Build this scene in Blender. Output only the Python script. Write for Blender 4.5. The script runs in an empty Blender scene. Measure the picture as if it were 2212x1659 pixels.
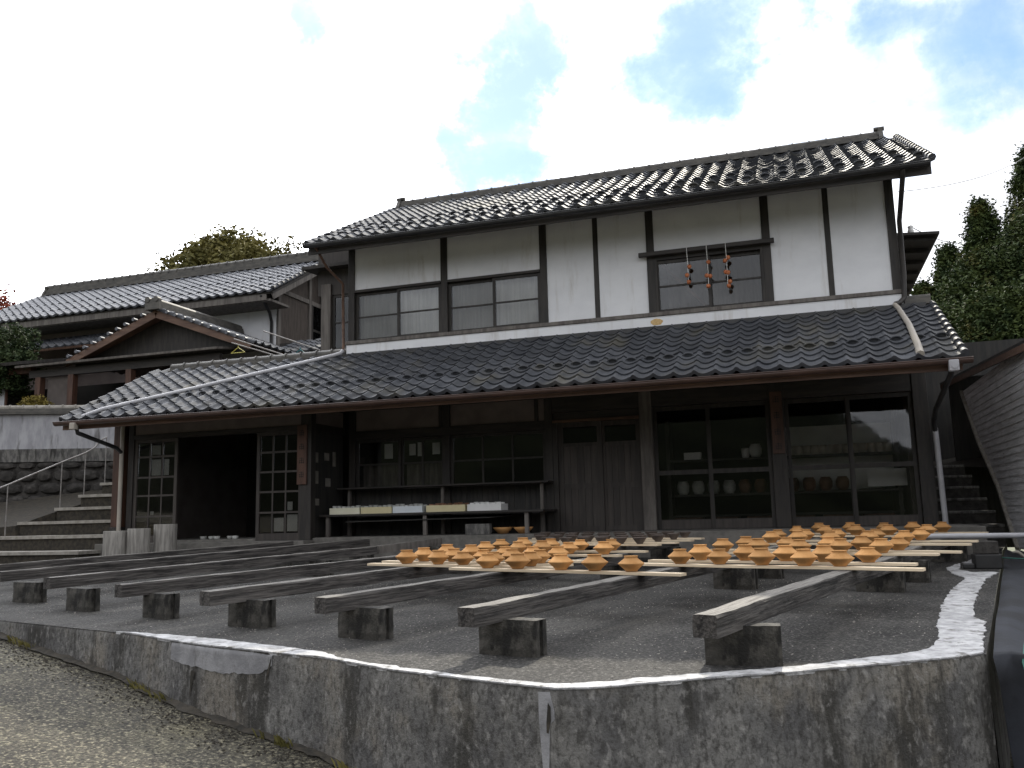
import bpy, bmesh, math, random
from mathutils import Vector, Matrix, noise
import numpy as np
R = math.radians
random.seed(7)
scene = bpy.context.scene
COL = scene.collection
ZO = 1.8          # everything is laid out with z measured from the eye level; lifted at the end

# ------------------------------------------------------------------ camera
cd = bpy.data.cameras.new('camera'); cam = bpy.data.objects.new('camera', cd); COL.objects.link(cam)
cd.sensor_width = 36.0; cd.lens = 36.0 * 1887.55 / 2212.0; cd.clip_start = 0.05; cd.clip_end = 3000
yaw, pit, rol = R(18.0787), R(8.6202), R(-1.3887)
fw = Vector((-math.sin(yaw)*math.cos(pit), math.cos(yaw)*math.cos(pit), math.sin(pit)))
r0 = Vector((math.cos(yaw), math.sin(yaw), 0)); u0 = r0.cross(fw)
rr = math.cos(rol)*r0 + math.sin(rol)*u0; uu = -math.sin(rol)*r0 + math.cos(rol)*u0
m = Matrix((rr, uu, -fw)).transposed().to_4x4(); m.translation = Vector((7.5465, -13.8442, 0)); cam.matrix_world = m
CAM = Vector((7.5465, -13.8442, 0))
scene.camera = cam

# ------------------------------------------------------------------ light
SUN_EL, SUN_PHI = R(35.0), R(-1.0)      # behind the workshop
sdir = Vector((math.sin(SUN_PHI)*math.cos(SUN_EL), -math.cos(SUN_PHI)*math.cos(SUN_EL), -math.sin(SUN_EL)))
sl = bpy.data.lights.new('sun', 'SUN'); sl.energy = 3.8; sl.angle = R(0.6); sl.color = (1.0, 0.93, 0.80)
so = bpy.data.objects.new('sun', sl); COL.objects.link(so); so.rotation_euler = sdir.to_track_quat('-Z', 'Y').to_euler(); so.location = (0, 20, 30)

w = bpy.data.worlds.new('World'); scene.world = w; w.use_nodes = True
nt = w.node_tree; nt.nodes.clear()
def N(nt, typ, **kw):
    n = nt.nodes.new(typ)
    for k, v in kw.items():
        if k == 'inp':
            for kk, vv in v.items(): n.inputs[kk].default_value = vv
        else: setattr(n, k, v)
    return n
def math_(nt, op, a, b=None, c=None, clamp=False):
    n = nt.nodes.new('ShaderNodeMath'); n.operation = op; n.use_clamp = clamp
    for i, x in enumerate((a, b, c)):
        if x is None: continue
        if isinstance(x, (int, float)): n.inputs[i].default_value = x
        else: nt.links.new(x, n.inputs[i])
    return n.outputs[0]
def vmath(nt, op, a, b=None):
    n = nt.nodes.new('ShaderNodeVectorMath'); n.operation = op
    for i, x in enumerate((a, b)):
        if x is None: continue
        if isinstance(x, (tuple, list, Vector)): n.inputs[i].default_value = x
        else: nt.links.new(x, n.inputs[i])
    return n
def smooth(nt, x, a, b, lo=0.0, hi=1.0):
    n = nt.nodes.new('ShaderNodeMapRange'); n.interpolation_type = 'SMOOTHSTEP'
    nt.links.new(x, n.inputs[0]); n.inputs[1].default_value = a; n.inputs[2].default_value = b; n.inputs[3].default_value = lo; n.inputs[4].default_value = hi
    return n.outputs[0]
sky = N(nt, 'ShaderNodeTexSky', sky_type='NISHITA', sun_disc=False, sun_elevation=SUN_EL, sun_rotation=-SUN_PHI, air_density=1.0, dust_density=0.0, ozone_density=2.0)
geo = N(nt, 'ShaderNodeTexCoord'); D = geo.outputs['Generated']
sep = N(nt, 'ShaderNodeSeparateXYZ'); nt.links.new(D, sep.inputs[0])
dz = math_(nt, 'ADD', math_(nt, 'MAXIMUM', sep.outputs[2], 0.0), 0.28)
inv = math_(nt, 'DIVIDE', 1.0, dz)
flat = N(nt, 'ShaderNodeVectorMath', operation='SCALE'); nt.links.new(D, flat.inputs[0]); nt.links.new(inv, flat.inputs['Scale'])
wv = N(nt, 'ShaderNodeTexNoise', inp={'Scale': 9.0, 'Detail': 6.0, 'Roughness': 0.62}); nt.links.new(D, wv.inputs['Vector'])
wsc = N(nt, 'ShaderNodeVectorMath', operation='SCALE'); wsc.inputs['Scale'].default_value = 0.22
nt.links.new(vmath(nt, 'SUBTRACT', wv.outputs['Color'], (.5,.5,.5)).outputs[0], wsc.inputs[0])
DW = vmath(nt, 'ADD', D, wsc.outputs[0]).outputs[0]
n1 = N(nt, 'ShaderNodeTexNoise', inp={'Scale': 2.1, 'Detail': 9.0, 'Roughness': 0.60, 'Distortion': 0.5}); nt.links.new(flat.outputs[0], n1.inputs['Vector'])
n2 = N(nt, 'ShaderNodeTexNoise', inp={'Scale': 7.0, 'Detail': 7.0, 'Roughness': 0.62, 'Distortion': 0.3}); nt.links.new(flat.outputs[0], n2.inputs['Vector'])
cov = math_(nt, 'ADD', math_(nt, 'MULTIPLY', math_(nt, 'SUBTRACT', n1.outputs[0], 0.5), 1.5), math_(nt, 'MULTIPLY', math_(nt, 'SUBTRACT', n2.outputs[0], 0.5), 0.8))
# clear gaps in the cloud: direction, size, depth
GAPS = [
    (-0.2475,0.8396,0.4835,0.081,1.22),(-0.2583,0.8547,0.4503,0.065,1.22),(-0.2939,0.8690,0.3981,0.081,1.22),(-0.2725,0.8634,0.4246,0.049,0.97),
    (-0.0545,0.8668,0.4957,0.108,1.17),(-0.0772,0.8834,0.4623,0.108,1.12),(-0.1054,0.8980,0.4271,0.076,0.97),(-0.0255,0.8615,0.5071,0.086,1.02),(-0.1220,0.9034,0.4111,0.054,0.82),
    (0.1039,0.8814,0.4607,0.097,0.97),(0.0936,0.9030,0.4193,0.086,0.84),(0.1919,0.8734,0.4477,0.108,0.94),(0.2180,0.8834,0.4148,0.097,0.84),(0.0391,0.9158,0.3996,0.076,0.72),(0.1600,0.9050,0.3950,0.086,0.72),(0.1450,0.8720,0.4670,0.076,0.92),(0.2600,0.8600,0.4400,0.086,0.92),
    (-0.4618,0.7270,0.5082,0.054,0.97),(-0.4312,0.7891,0.4374,0.032,0.72)
]
gap = None
for gx, gy, gz, sz, dp in GAPS:
    dn = vmath(nt, 'DISTANCE', DW, (gx, gy, gz)).outputs['Value']
    e = smooth(nt, dn, sz*1.35, sz*0.2, 0.0, dp)
    gap = e if gap is None else math_(nt, 'MAXIMUM', gap, e)
c0 = math_(nt, 'ADD', cov, 0.46)
if gap is not None: c0 = math_(nt, 'SUBTRACT', c0, gap)
mask = math_(nt, 'ADD', math_(nt, 'MULTIPLY', math_(nt, 'POWER', smooth(nt, c0, -0.95, 0.36), 2.2), 0.93), 0.07)
# cloud body: bright where the sun shines through, greyer where thick
glow = vmath(nt, 'DOT_PRODUCT', D, tuple(Vector((-.54,.66,.52)).normalized())).outputs['Value']     # bright bank of cloud up on the left
n3 = N(nt, 'ShaderNodeTexNoise', inp={'Scale': 3.0, 'Detail': 6.0, 'Roughness': 0.55}); nt.links.new(flat.outputs[0], n3.inputs['Vector'])
body = math_(nt, 'ADD', smooth(nt, n3.outputs[0], 0.34, 0.66, 4.7, 8.4), math_(nt, 'MULTIPLY', math_(nt, 'POWER', math_(nt, 'MAXIMUM', glow, 0.0), 8.0), 34.0))
cc = N(nt, 'ShaderNodeCombineColor')
nt.links.new(math_(nt, 'MULTIPLY', body, 0.97), cc.inputs[0]); nt.links.new(math_(nt, 'MULTIPLY', body, 0.985), cc.inputs[1]); nt.links.new(math_(nt, 'MULTIPLY', body, 1.03), cc.inputs[2])
mx = N(nt, 'ShaderNodeMix', data_type='RGBA'); nt.links.new(mask, mx.inputs[0]); 
skyb = N(nt, 'ShaderNodeMix', data_type='RGBA', blend_type='MULTIPLY'); skyb.inputs[0].default_value = 1.0; nt.links.new(sky.outputs[0], skyb.inputs[6]); skyb.inputs[7].default_value = (.80, .84, .88, 1)
nt.links.new(skyb.outputs[2], mx.inputs[6]); nt.links.new(cc.outputs[0], mx.inputs[7])
bg = N(nt, 'ShaderNodeBackground'); bg.inputs[1].default_value = 0.14; nt.links.new(mx.outputs[2], bg.inputs[0])
wo = N(nt, 'ShaderNodeOutputWorld'); nt.links.new(bg.outputs[0], wo.inputs[0])
vs = scene.view_settings; vs.view_transform = 'Standard'; vs.look = 'None'; vs.exposure = 0.52; vs.gamma = 1.0; vs.use_curve_mapping = False

# ------------------------------------------------------------------ materials
def mat(name, c1, c2=None, rough=0.7, scale=(6, 6, 6), detail=6, lo=0.35, hi=0.65, bump=0.0, bscale=40, metal=0.0, coord='pos', spec=0.5,
        c3=None, scale3=(2, 2, 2), lo3=0.5, hi3=0.62, rrough=0.0, coat=0.0, bdist=0.01, hue=0.0):
    mt = bpy.data.materials.new(name); mt.use_nodes = True; t = mt.node_tree; b = t.nodes['Principled BSDF']
    b.inputs['Roughness'].default_value = rough; b.inputs['Metallic'].default_value = metal
    b.inputs['Specular IOR Level'].default_value = spec; b.inputs['Coat Weight'].default_value = coat
    if coord == 'pos': src = N(t, 'ShaderNodeNewGeometry').outputs['Position']
    else: src = N(t, 'ShaderNodeTexCoord').outputs['Object']
    c1 = (*c1, 1); c2 = (*(c2 or c1[:3]), 1)
    mp = N(t, 'ShaderNodeMapping'); mp.inputs['Scale'].default_value = scale; t.links.new(src, mp.inputs[0])
    nz = N(t, 'ShaderNodeTexNoise', inp={'Scale': 1.0, 'Detail': float(detail), 'Roughness': 0.62}); t.links.new(mp.outputs[0], nz.inputs['Vector'])
    f = smooth(t, nz.outputs[0], lo, hi)
    mxn = N(t, 'ShaderNodeMix', data_type='RGBA'); t.links.new(f, mxn.inputs[0]); mxn.inputs[6].default_value = c1; mxn.inputs[7].default_value = c2
    out = mxn.outputs[2]
    if c3:
        mp3 = N(t, 'ShaderNodeMapping'); mp3.inputs['Scale'].default_value = scale3; t.links.new(src, mp3.inputs[0])
        n3 = N(t, 'ShaderNodeTexNoise', inp={'Scale': 1.0, 'Detail': 7.0, 'Roughness': 0.65}); t.links.new(mp3.outputs[0], n3.inputs['Vector'])
        f3 = smooth(t, n3.outputs[0], lo3, hi3)
        m3 = N(t, 'ShaderNodeMix', data_type='RGBA'); t.links.new(f3, m3.inputs[0]); t.links.new(out, m3.inputs[6]); m3.inputs[7].default_value = (*c3, 1); out = m3.outputs[2]
    if hue:
        oi = N(t, 'ShaderNodeObjectInfo'); hs = N(t, 'ShaderNodeHueSaturation'); t.links.new(out, hs.inputs['Color'])
        v = math_(t, 'ADD', math_(t, 'MULTIPLY', oi.outputs['Random'], 2*hue), 1-hue); t.links.new(v, hs.inputs['Value']); out = hs.outputs[0]
    t.links.new(out, b.inputs['Base Color'])
    if rrough:
        t.links.new(math_(t, 'ADD', math_(t, 'MULTIPLY', math_(t, 'SUBTRACT', nz.outputs[0], 0.5), rrough*2), rough, clamp=True), b.inputs['Roughness'])
    if bump:
        mpb = N(t, 'ShaderNodeMapping'); k = bscale/10.0; mpb.inputs['Scale'].default_value = tuple(s*k/max(scale)*10 for s in scale) ; t.links.new(src, mpb.inputs[0])
        nb = N(t, 'ShaderNodeTexNoise', inp={'Scale': 1.0, 'Detail': 5.0, 'Roughness': 0.6}); t.links.new(mpb.outputs[0], nb.inputs['Vector'])
        bp = N(t, 'ShaderNodeBump'); bp.inputs['Strength'].default_value = bump; bp.inputs['Distance'].default_value = bdist; t.links.new(nb.outputs[0], bp.inputs['Height']); t.links.new(bp.outputs[0], b.inputs['Normal'])
    return mt
M = {}
M['tile'] = mat('kawara_tile', (.034,.037,.045), (.066,.070,.080), .66, (3,3,3), 5, .35, .65, .25, 60, c3=(.085,.080,.066), scale3=(1.1,1.1,1.1), lo3=.50, hi3=.72, rrough=.06, spec=.5, hue=.22)
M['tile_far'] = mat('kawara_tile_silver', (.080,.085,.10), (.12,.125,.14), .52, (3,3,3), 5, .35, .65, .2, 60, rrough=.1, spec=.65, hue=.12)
M['ridge'] = mat('ridge_tile', (.055,.052,.048), (.11,.102,.088), .6, (5,5,12), 5, .35, .7, .3, 50)
M['plaster'] = mat('white_plaster', (.78,.79,.81), (.70,.71,.735), .85, (1.5,1.5,2.2), 5, .3, .7, .10, 120, c3=(.47,.445,.41), scale3=(4.0,4.0,.6), lo3=.53, hi3=.80, bdist=.004)
M['plaster_brown'] = mat('ochre_grey_plaster', (.115,.098,.090), (.085,.072,.066), .9, (2,2,2), 5, bump=.15, bscale=80)
M['darkwood'] = mat('dark_wood', (.017,.015,.0135), (.034,.029,.025), .62, (14,14,2.0), 6, bump=.3, bscale=30)
M['darkwood_x'] = mat('dark_wood_lengthwise', (.017,.015,.0135), (.036,.030,.026), .62, (1.6,14,14), 6, bump=.3, bscale=30)
M['brownwood'] = mat('brown_wood', (.085,.045,.030), (.14,.08,.052), .6, (1.6,12,12), 6, bump=.25, bscale=30)
M['redwood'] = mat('red_brown_post', (.055,.026,.017), (.10,.048,.030), .6, (14,14,1.6), 6, bump=.25, bscale=30)
M['greywood'] = mat('weathered_grey_wood', (.085,.075,.068), (.16,.145,.13), .75, (12,12,1.5), 6, bump=.3, bscale=30)
M['boardwall'] = mat('dark_board_wall', (.018,.018,.017), (.036,.033,.029), .7, (16,16,1.6), 6, bump=.3, bscale=30, hue=.2)
M['doorwood'] = mat('old_door_wood', (.034,.029,.026), (.056,.047,.041), .65, (16,16,1.4), 6, bump=.3, bscale=30, hue=.2)
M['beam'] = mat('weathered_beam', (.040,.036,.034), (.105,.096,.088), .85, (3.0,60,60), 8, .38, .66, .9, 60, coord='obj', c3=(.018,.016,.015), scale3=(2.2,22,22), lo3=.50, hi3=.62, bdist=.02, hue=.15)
M['beam_top'] = mat('skylit_beam_top', (.10,.094,.086), (.20,.188,.17), .88, (3.0,70,70), 8, .36, .64, .8, 60, coord='obj', c3=(.08,.07,.062), scale3=(2.2,26,26), lo3=.54, hi3=.66, bdist=.02, hue=.1)  # weathered beam wood made lighter: skylight on the top faces painted into the colour
M['plank'] = mat('fresh_plank', (.58,.46,.31), (.70,.58,.42), .7, (1.2,30,30), 6, bump=.2, bscale=40, coord='obj', c3=(.42,.30,.18), scale3=(1.0,14,14), lo3=.56, hi3=.72, hue=.10)
M['clay'] = mat('orange_clay', (.44,.225,.082), (.52,.285,.115), .88, (9,9,9), 5, bump=.2, bscale=60, spec=.2, hue=.20, coord='obj', c3=(.40,.20,.082), scale3=(5,5,24), lo3=.54, hi3=.75)
M['bowl'] = mat('grey_raw_bowl', (.085,.068,.060), (.12,.098,.086), .75, (9,9,9), 4, spec=.3, hue=.12, coord='obj')
M['block'] = mat('mossy_concrete_block', (.045,.042,.036), (.095,.088,.076), .92, (16,16,16), 8, .35, .7, .8, 60, coord='obj', c3=(.016,.015,.013), scale3=(8,8,3.4), lo3=.47, hi3=.62, bdist=.012, hue=.12)
M['conc'] = mat('stained_concrete', (.070,.068,.066), (.185,.178,.166), .92, (15,15,5), 10, .36, .66, .9, 90, c3=(.030,.028,.025), scale3=(9,9,1.5), lo3=.50, hi3=.68, bdist=.012)
def layered(name, base, fine, patch, streak, light, bump=.8, rough=.92, rot=0.0):
    """base (c1,c2,scale), fine speckle (colour, scale, lo, hi), patches, dark streaks, light flecks - all albedo and fine relief"""
    mt = bpy.data.materials.new(name); mt.use_nodes = True; t = mt.node_tree; b = t.nodes['Principled BSDF']; b.inputs['Roughness'].default_value = rough; b.inputs['Specular IOR Level'].default_value = .3
    src = N(t, 'ShaderNodeNewGeometry').outputs['Position']
    def tex(scale, detail=8.0, rg=.62):
        mp = N(t, 'ShaderNodeMapping', vector_type='TEXTURE'); mp.inputs['Scale'].default_value = tuple(1.0/q for q in scale); mp.inputs['Rotation'].default_value = (0, 0, rot); t.links.new(src, mp.inputs[0])
        n = N(t, 'ShaderNodeTexNoise', inp={'Scale': 1.0, 'Detail': detail, 'Roughness': rg}); t.links.new(mp.outputs[0], n.inputs['Vector']); return n.outputs[0]
    mx = N(t, 'ShaderNodeMix', data_type='RGBA'); t.links.new(smooth(t, tex(base[2]), .33, .67), mx.inputs[0]); mx.inputs[6].default_value = (*base[0], 1); mx.inputs[7].default_value = (*base[1], 1); out = mx.outputs[2]
    for lay in (patch, streak, fine, light):
        if not lay: continue
        col, sc, lo, hi, amt = lay
        f = math_(t, 'MULTIPLY', smooth(t, tex(sc), lo, hi), amt)
        m2 = N(t, 'ShaderNodeMix', data_type='RGBA'); t.links.new(f, m2.inputs[0]); t.links.new(out, m2.inputs[6]); m2.inputs[7].default_value = (*col, 1); out = m2.outputs[2]
    t.links.new(out, b.inputs['Base Color'])
    hgt = math_(t, 'ADD', tex((70,70,70), 4.0), math_(t, 'MULTIPLY', tex((18,18,12), 5.0), 1.5))
    bp = N(t, 'ShaderNodeBump'); bp.inputs['Strength'].default_value = bump; bp.inputs['Distance'].default_value = .012; t.links.new(hgt, bp.inputs['Height']); t.links.new(bp.outputs[0], b.inputs['Normal'])
    return mt
M['wallconc'] = layered('weathered_concrete_face', ((.10,.098,.098), (.19,.185,.175), (3.4,3.4,2.4)), ((.040,.038,.035), (40,40,24), .44, .66, .72), ((.23,.205,.168), (1.5,1.5,1.2), .49, .62, .60), ((.030,.028,.024), (4.5,4.5,.8), .50, .64, .80), ((.33,.32,.305), (24,24,15), .52, .70, .55))
M['asphalt'] = layered('worn_terrace_asphalt', ((.024,.023,.022), (.058,.056,.052), (1.6,2.4,1)), ((.008,.008,.008), (58,58,58), .40, .64, .80), ((.120,.113,.100), (.45,3.0,1), .49, .70, .60), ((.012,.012,.011), (.6,2.2,1), .53, .72, .65), ((.22,.21,.195), (50,50,50), .50, .70, .60), bump=1.0, rot=R(73.8))
M['roadtop'] = layered('lichened_road_surface', ((.045,.041,.034), (.10,.092,.068), (3.0,3.0,1)), ((.012,.011,.010), (50,50,50), .40, .62, .85), ((.15,.135,.085), (1.2,1.2,1), .47, .66, .75), ((.03,.028,.024), (.5,2.5,1), .55, .7, .6), ((.33,.30,.21), (42,42,42), .50, .68, .75), bump=1.0)
M['palewood'] = mat('pale_streaked_clay', (.17,.16,.145), (.30,.285,.26), .85, (26,26,3), 7, .36, .66, .4, 40)
M['gablewood'] = mat('dark_gable_boards', (.045,.036,.030), (.075,.060,.050), .8, (14,14,2), 6, bump=.3, bscale=30)
M['plaster_shop'] = mat('grey_brown_plaster', (.20,.165,.155), (.15,.125,.118), .9, (2,2,2), 5, bump=.15, bscale=80)
M['apron'] = mat('pale_apron_concrete', (.11,.105,.095), (.17,.16,.145), .92, (6,6,6), 8, .36, .66, .5, 50)
M['mortar'] = mat('white_mortar', (.30,.30,.305), (.50,.50,.505), .9, (12,12,12), 7, .35, .65, .7, 40, c3=(.13,.125,.115), scale3=(9,9,9), lo3=.53, hi3=.66, bdist=.02)
M['patch'] = mat('pale_mortar_patch', (.19,.19,.20), (.29,.29,.30), .9, (6,6,6), 8, .36, .64, .5, 60, c3=(.12,.118,.115), scale3=(11,11,5), lo3=.54, hi3=.68)
M['terrace'] = mat('terrace_asphalt', (.020,.019,.018), (.105,.100,.092), .93, (58,58,58), 5, .40, .70, 1.0, 500, c3=(.085,.080,.070), scale3=(.9,2.2,1), lo3=.52, hi3=.80, bdist=.012)
M['road'] = mat('lichened_road', (.045,.040,.030), (.27,.235,.15), .95, (34,34,34), 9, .36, .66, 1.0, 240, c3=(.30,.265,.165), scale3=(2.6,2.6,2.6), lo3=.54, hi3=.76, bdist=.012)
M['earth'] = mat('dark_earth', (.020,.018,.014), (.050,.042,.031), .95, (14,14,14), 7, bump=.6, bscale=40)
M['ground'] = mat('grass_ground', (.045,.055,.022), (.085,.085,.04), .95, (.4,.4,.4), 8)
M['hill'] = mat('wooded_hill', (.006,.007,.005), (.014,.016,.010), 1.0, (.08,.08,.08), 9, spec=.02)
M['stone'] = mat('rough_stone', (.022,.020,.018), (.060,.055,.050), .9, (9,9,9), 7, .35, .7, .9, 40, hue=.25)
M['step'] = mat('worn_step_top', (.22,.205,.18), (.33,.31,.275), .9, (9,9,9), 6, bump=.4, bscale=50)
M['gwall'] = mat('weathered_white_wall', (.28,.28,.30), (.40,.40,.42), .9, (5,5,1.6), 7, .35, .65, .2, 60, c3=(.13,.125,.125), scale3=(6,6,1.0), lo3=.53, hi3=.72)
M['metal_brown'] = mat('brown_gutter', (.060,.036,.028), (.085,.05,.04), .45, (3,3,3))
M['metal_dark'] = mat('dark_gutter', (.022,.022,.024), (.035,.035,.036), .4, (3,3,3))
M['pipe_pale'] = mat('pale_downpipe', (.42,.38,.32), (.34,.31,.27), .5, (2,2,2))
M['pipe_grey'] = mat('grey_pipe', (.36,.36,.38), (.44,.44,.46), .45, (3,3,3))
M['rail'] = mat('galvanised_rail', (.30,.29,.28), (.20,.18,.17), .5, (8,8,8), metal=.3)
M['curtain'] = mat('pale_curtain', (.46,.47,.45), (.56,.57,.54), .9, (22,1,1), 3)
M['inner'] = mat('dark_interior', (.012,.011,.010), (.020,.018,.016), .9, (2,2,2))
M['paper'] = mat('white_paper', (.62,.62,.60), (.70,.70,.68), .9, (3,3,3))
M['oldpaper'] = mat('yellowed_paper', (.16,.15,.13), (.24,.225,.20), .9, (5,5,5))
M['shoji'] = mat('shoji_paper', (.55,.56,.58), (.62,.63,.65), .9, (3,3,3))
M['cream'] = mat('cream_tray', (.62,.60,.46), (.68,.66,.52), .7, (4,4,4))
M['yellow'] = mat('yellow_tray', (.56,.50,.30), (.62,.55,.34), .7, (4,4,4))
M['bluewhite'] = mat('pale_blue_tray', (.55,.60,.63), (.62,.66,.69), .6, (4,4,4))
M['whitebox'] = mat('white_tray', (.64,.64,.63), (.70,.70,.69), .6, (4,4,4))
M['ware'] = mat('glazed_ware', (.32,.33,.31), (.42,.42,.40), .35, (9,9,9), hue=.3)
M['brownware'] = mat('brown_ware', (.14,.07,.04), (.20,.11,.07), .5, (9,9,9), hue=.3)
M['palepot'] = mat('pale_unglazed_pot', (.40,.36,.31), (.48,.43,.37), .7, (9,9,9), hue=.15)
M['persimmon'] = mat('dried_persimmon', (.42,.115,.040), (.55,.20,.085), .55, (30,30,30), 4, bump=.3, bscale=80, hue=.12)
M['string'] = mat('white_string', (.65,.65,.62), (.7,.7,.68), .9)
M['ink'] = mat('brush_ink', (.012,.011,.010), (.02,.018,.016), .7)
M['leaf'] = mat('cedar_needles', (.018,.034,.011), (.058,.078,.021), .85, (1.3,1.3,1.3), 6, .36, .64, c3=(.105,.092,.024), scale3=(.8,.8,.8), lo3=.55, hi3=.72, spec=.2)
M['leaf_olive'] = mat('olive_foliage', (.10,.095,.030), (.20,.175,.060), .75, (.9,.9,.9), 5, spec=.2)
M['leaf_pine'] = mat('pine_needles', (.018,.035,.014), (.055,.075,.028), .75, (5,5,5), 4, spec=.2)
M['leaf_red'] = mat('red_autumn_leaf', (.20,.045,.025), (.30,.08,.04), .75, (1,1,1), 4, spec=.2)
M['leaf_yellow'] = mat('yellow_leaf', (.16,.13,.03), (.24,.19,.05), .75, (6,6,6), 4, spec=.2)
M['bark'] = mat('bark', (.05,.036,.026), (.09,.065,.048), .9, (9,9,2), bump=.5, bscale=30)
M['shedboard'] = mat('silver_grey_boards', (.46,.46,.475), (.66,.66,.68), .8, (26,2.2,26), 7, .36, .66, .5, 40, c3=(.22,.22,.22), scale3=(40,4,40), lo3=.55, hi3=.72, hue=.05)
M['tarp'] = mat('black_tarp', (.008,.009,.012), (.020,.023,.031), .92, (2,2,2), 4, bump=.2, bscale=30)
M['green'] = mat('green_hose', (.012,.10,.075), (.018,.12,.09), .6)
M['blackplastic'] = mat('black_plastic', (.012,.012,.012), (.02,.02,.02), .5)
M['rust'] = mat('rust_stain', (.50,.33,.14), (.62,.44,.22), .85, (14,14,14))
M['yhanger'] = mat('yellow_hanger', (.55,.50,.12), (.6,.55,.15), .5)
M['bhanger'] = mat('blue_hanger', (.06,.25,.30), (.08,.3,.35), .5)
def glass(name, tint, refl):
    mt = bpy.data.materials.new(name); mt.use_nodes = True; t = mt.node_tree; t.nodes.clear()
    o = N(t, 'ShaderNodeOutputMaterial'); tr = N(t, 'ShaderNodeBsdfTransparent'); tr.inputs[0].default_value = (*tint, 1)
    gl = N(t, 'ShaderNodeBsdfGlossy'); gl.inputs['Roughness'].default_value = 0.03; gl.inputs[0].default_value = (.95,.97,1,1)
    fr = N(t, 'ShaderNodeFresnel'); fr.inputs[0].default_value = refl
    gp = N(t, 'ShaderNodeNewGeometry'); nz = N(t, 'ShaderNodeTexNoise', inp={'Scale': 2.5, 'Detail': 2.0}); t.links.new(gp.outputs['Position'], nz.inputs['Vector'])
    bp = N(t, 'ShaderNodeBump'); bp.inputs['Strength'].default_value = .06; bp.inputs['Distance'].default_value = .02; t.links.new(nz.outputs[0], bp.inputs['Height']); t.links.new(bp.outputs[0], gl.inputs['Normal'])
    mx = N(t, 'ShaderNodeMixShader'); t.links.new(fr.outputs[0], mx.inputs[0]); t.links.new(tr.outputs[0], mx.inputs[1]); t.links.new(gl.outputs[0], mx.inputs[2]); t.links.new(mx.outputs[0], o.inputs[0])
    return mt
M['glass'] = glass('old_window_glass', (.82,.82,.81), 1.55)
M['glass_dusty'] = glass('dusty_window_glass', (.70,.70,.69), 1.45)

# ------------------------------------------------------------------ mesh helpers
class MB:
    def __init__(s): s.v = []; s.f = []; s.sm = []
    def add(s, vs, fs, sm=False):
        o = len(s.v); s.v += [tuple(q) for q in vs]; s.f += [tuple(i+o for i in f) for f in fs]; s.sm += [sm]*len(fs); return s
    def box(s, x0, x1, y0, y1, z0, z1):
        return s.add([(x0,y0,z0),(x1,y0,z0),(x1,y1,z0),(x0,y1,z0),(x0,y0,z1),(x1,y0,z1),(x1,y1,z1),(x0,y1,z1)],
                     [(0,3,2,1),(4,5,6,7),(0,1,5,4),(1,2,6,5),(2,3,7,6),(3,0,4,7)])
    def hexa(s, p8):
        return s.add(p8, [(0,3,2,1),(4,5,6,7),(0,1,5,4),(1,2,6,5),(2,3,7,6),(3,0,4,7)])
    def slab(s, a, b, c, d, th):         # quad a,b,c,d (ccw from above), thickened downwards along its normal
        a, b, c, d = map(Vector, (a, b, c, d)); n = (b-a).cross(d-a).normalized()*th
        return s.hexa([a-n, b-n, c-n, d-n, a, b, c, d])
    def bar(s, p, q, wx, wz, up=(0,0,1)):
        p, q = Vector(p), Vector(q); d = (q-p).normalized(); u = Vector(up); sd = d.cross(u).normalized(); u = sd.cross(d).normalized()
        a, b = sd*wx/2, u*wz/2
        return s.hexa([p-a-b, p+a-b, q+a-b, q-a-b, p-a+b, p+a+b, q+a+b, q-a+b])
    def tube(s, pts, r, n=8, caps=True):
        pts = [Vector(q) for q in pts]; rs = r if isinstance(r, (list, tuple)) else [r]*len(pts)
        vs = []; prev = None
        for i, q in enumerate(pts):
            d = ((pts[min(i+1, len(pts)-1)] - pts[max(i-1, 0)])).normalized()
            if prev is None:
                a = d.orthogonal().normalized()
            else:
                a = (prev - d*prev.dot(d)).normalized()
            prev = a; b = d.cross(a)
            for k in range(n):
                t = 2*math.pi*k/n; vs.append(q + (a*math.cos(t) + b*math.sin(t))*rs[i])
        fs = [(i*n+k, i*n+(k+1)%n, (i+1)*n+(k+1)%n, (i+1)*n+k) for i in range(len(pts)-1) for k in range(n)]
        s.add(vs, fs, True)
        if caps: s.add(vs[:n][::-1], [tuple(range(n))]); s.add(vs[-n:], [tuple(range(n))])
        return s
    def lathe(s, prof, n=20, c=(0,0,0), wob=0.0):
        vs = []
        for (r, z) in prof:
            for k in range(n):
                t = 2*math.pi*k/n; vs.append((c[0]+r*math.cos(t), c[1]+r*math.sin(t), c[2]+z))
        fs = [(i*n+k, i*n+(k+1)%n, (i+1)*n+(k+1)%n, (i+1)*n+k) for i in range(len(prof)-1) for k in range(n)]
        s.add(vs, fs, True); return s
    def mesh(s, name):
        me = bpy.data.meshes.new(name); me.from_pydata(s.v, [], s.f); me.polygons.foreach_set('use_smooth', s.sm); me.update(); return me
    def build(s, name, mt, parent=None, bevel=0.0, kind=None, loc=None, rot=None):
        o = bpy.data.objects.new(name, s.mesh(name)); COL.objects.link(o); o.data.materials.append(M[mt] if isinstance(mt, str) else mt)
        if parent is not None:
            o.parent = parent
            if loc is None and parent.parent is None and parent.type == 'EMPTY': o.location = -Vector(parent.location)
        if loc is not None: o.location = loc
        if rot is not None: o.rotation_euler = rot
        if bevel:
            b = o.modifiers.new('bevel', 'BEVEL'); b.width = bevel; b.segments = 2; b.limit_method = 'ANGLE'
        if kind: o['kind'] = kind
        return o
def thing(name, label, cat, loc, group=None):
    o = bpy.data.objects.new(name, None); COL.objects.link(o); o.location = loc; o.empty_display_size = 0.2
    return tag(o, label, cat, group)
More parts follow.
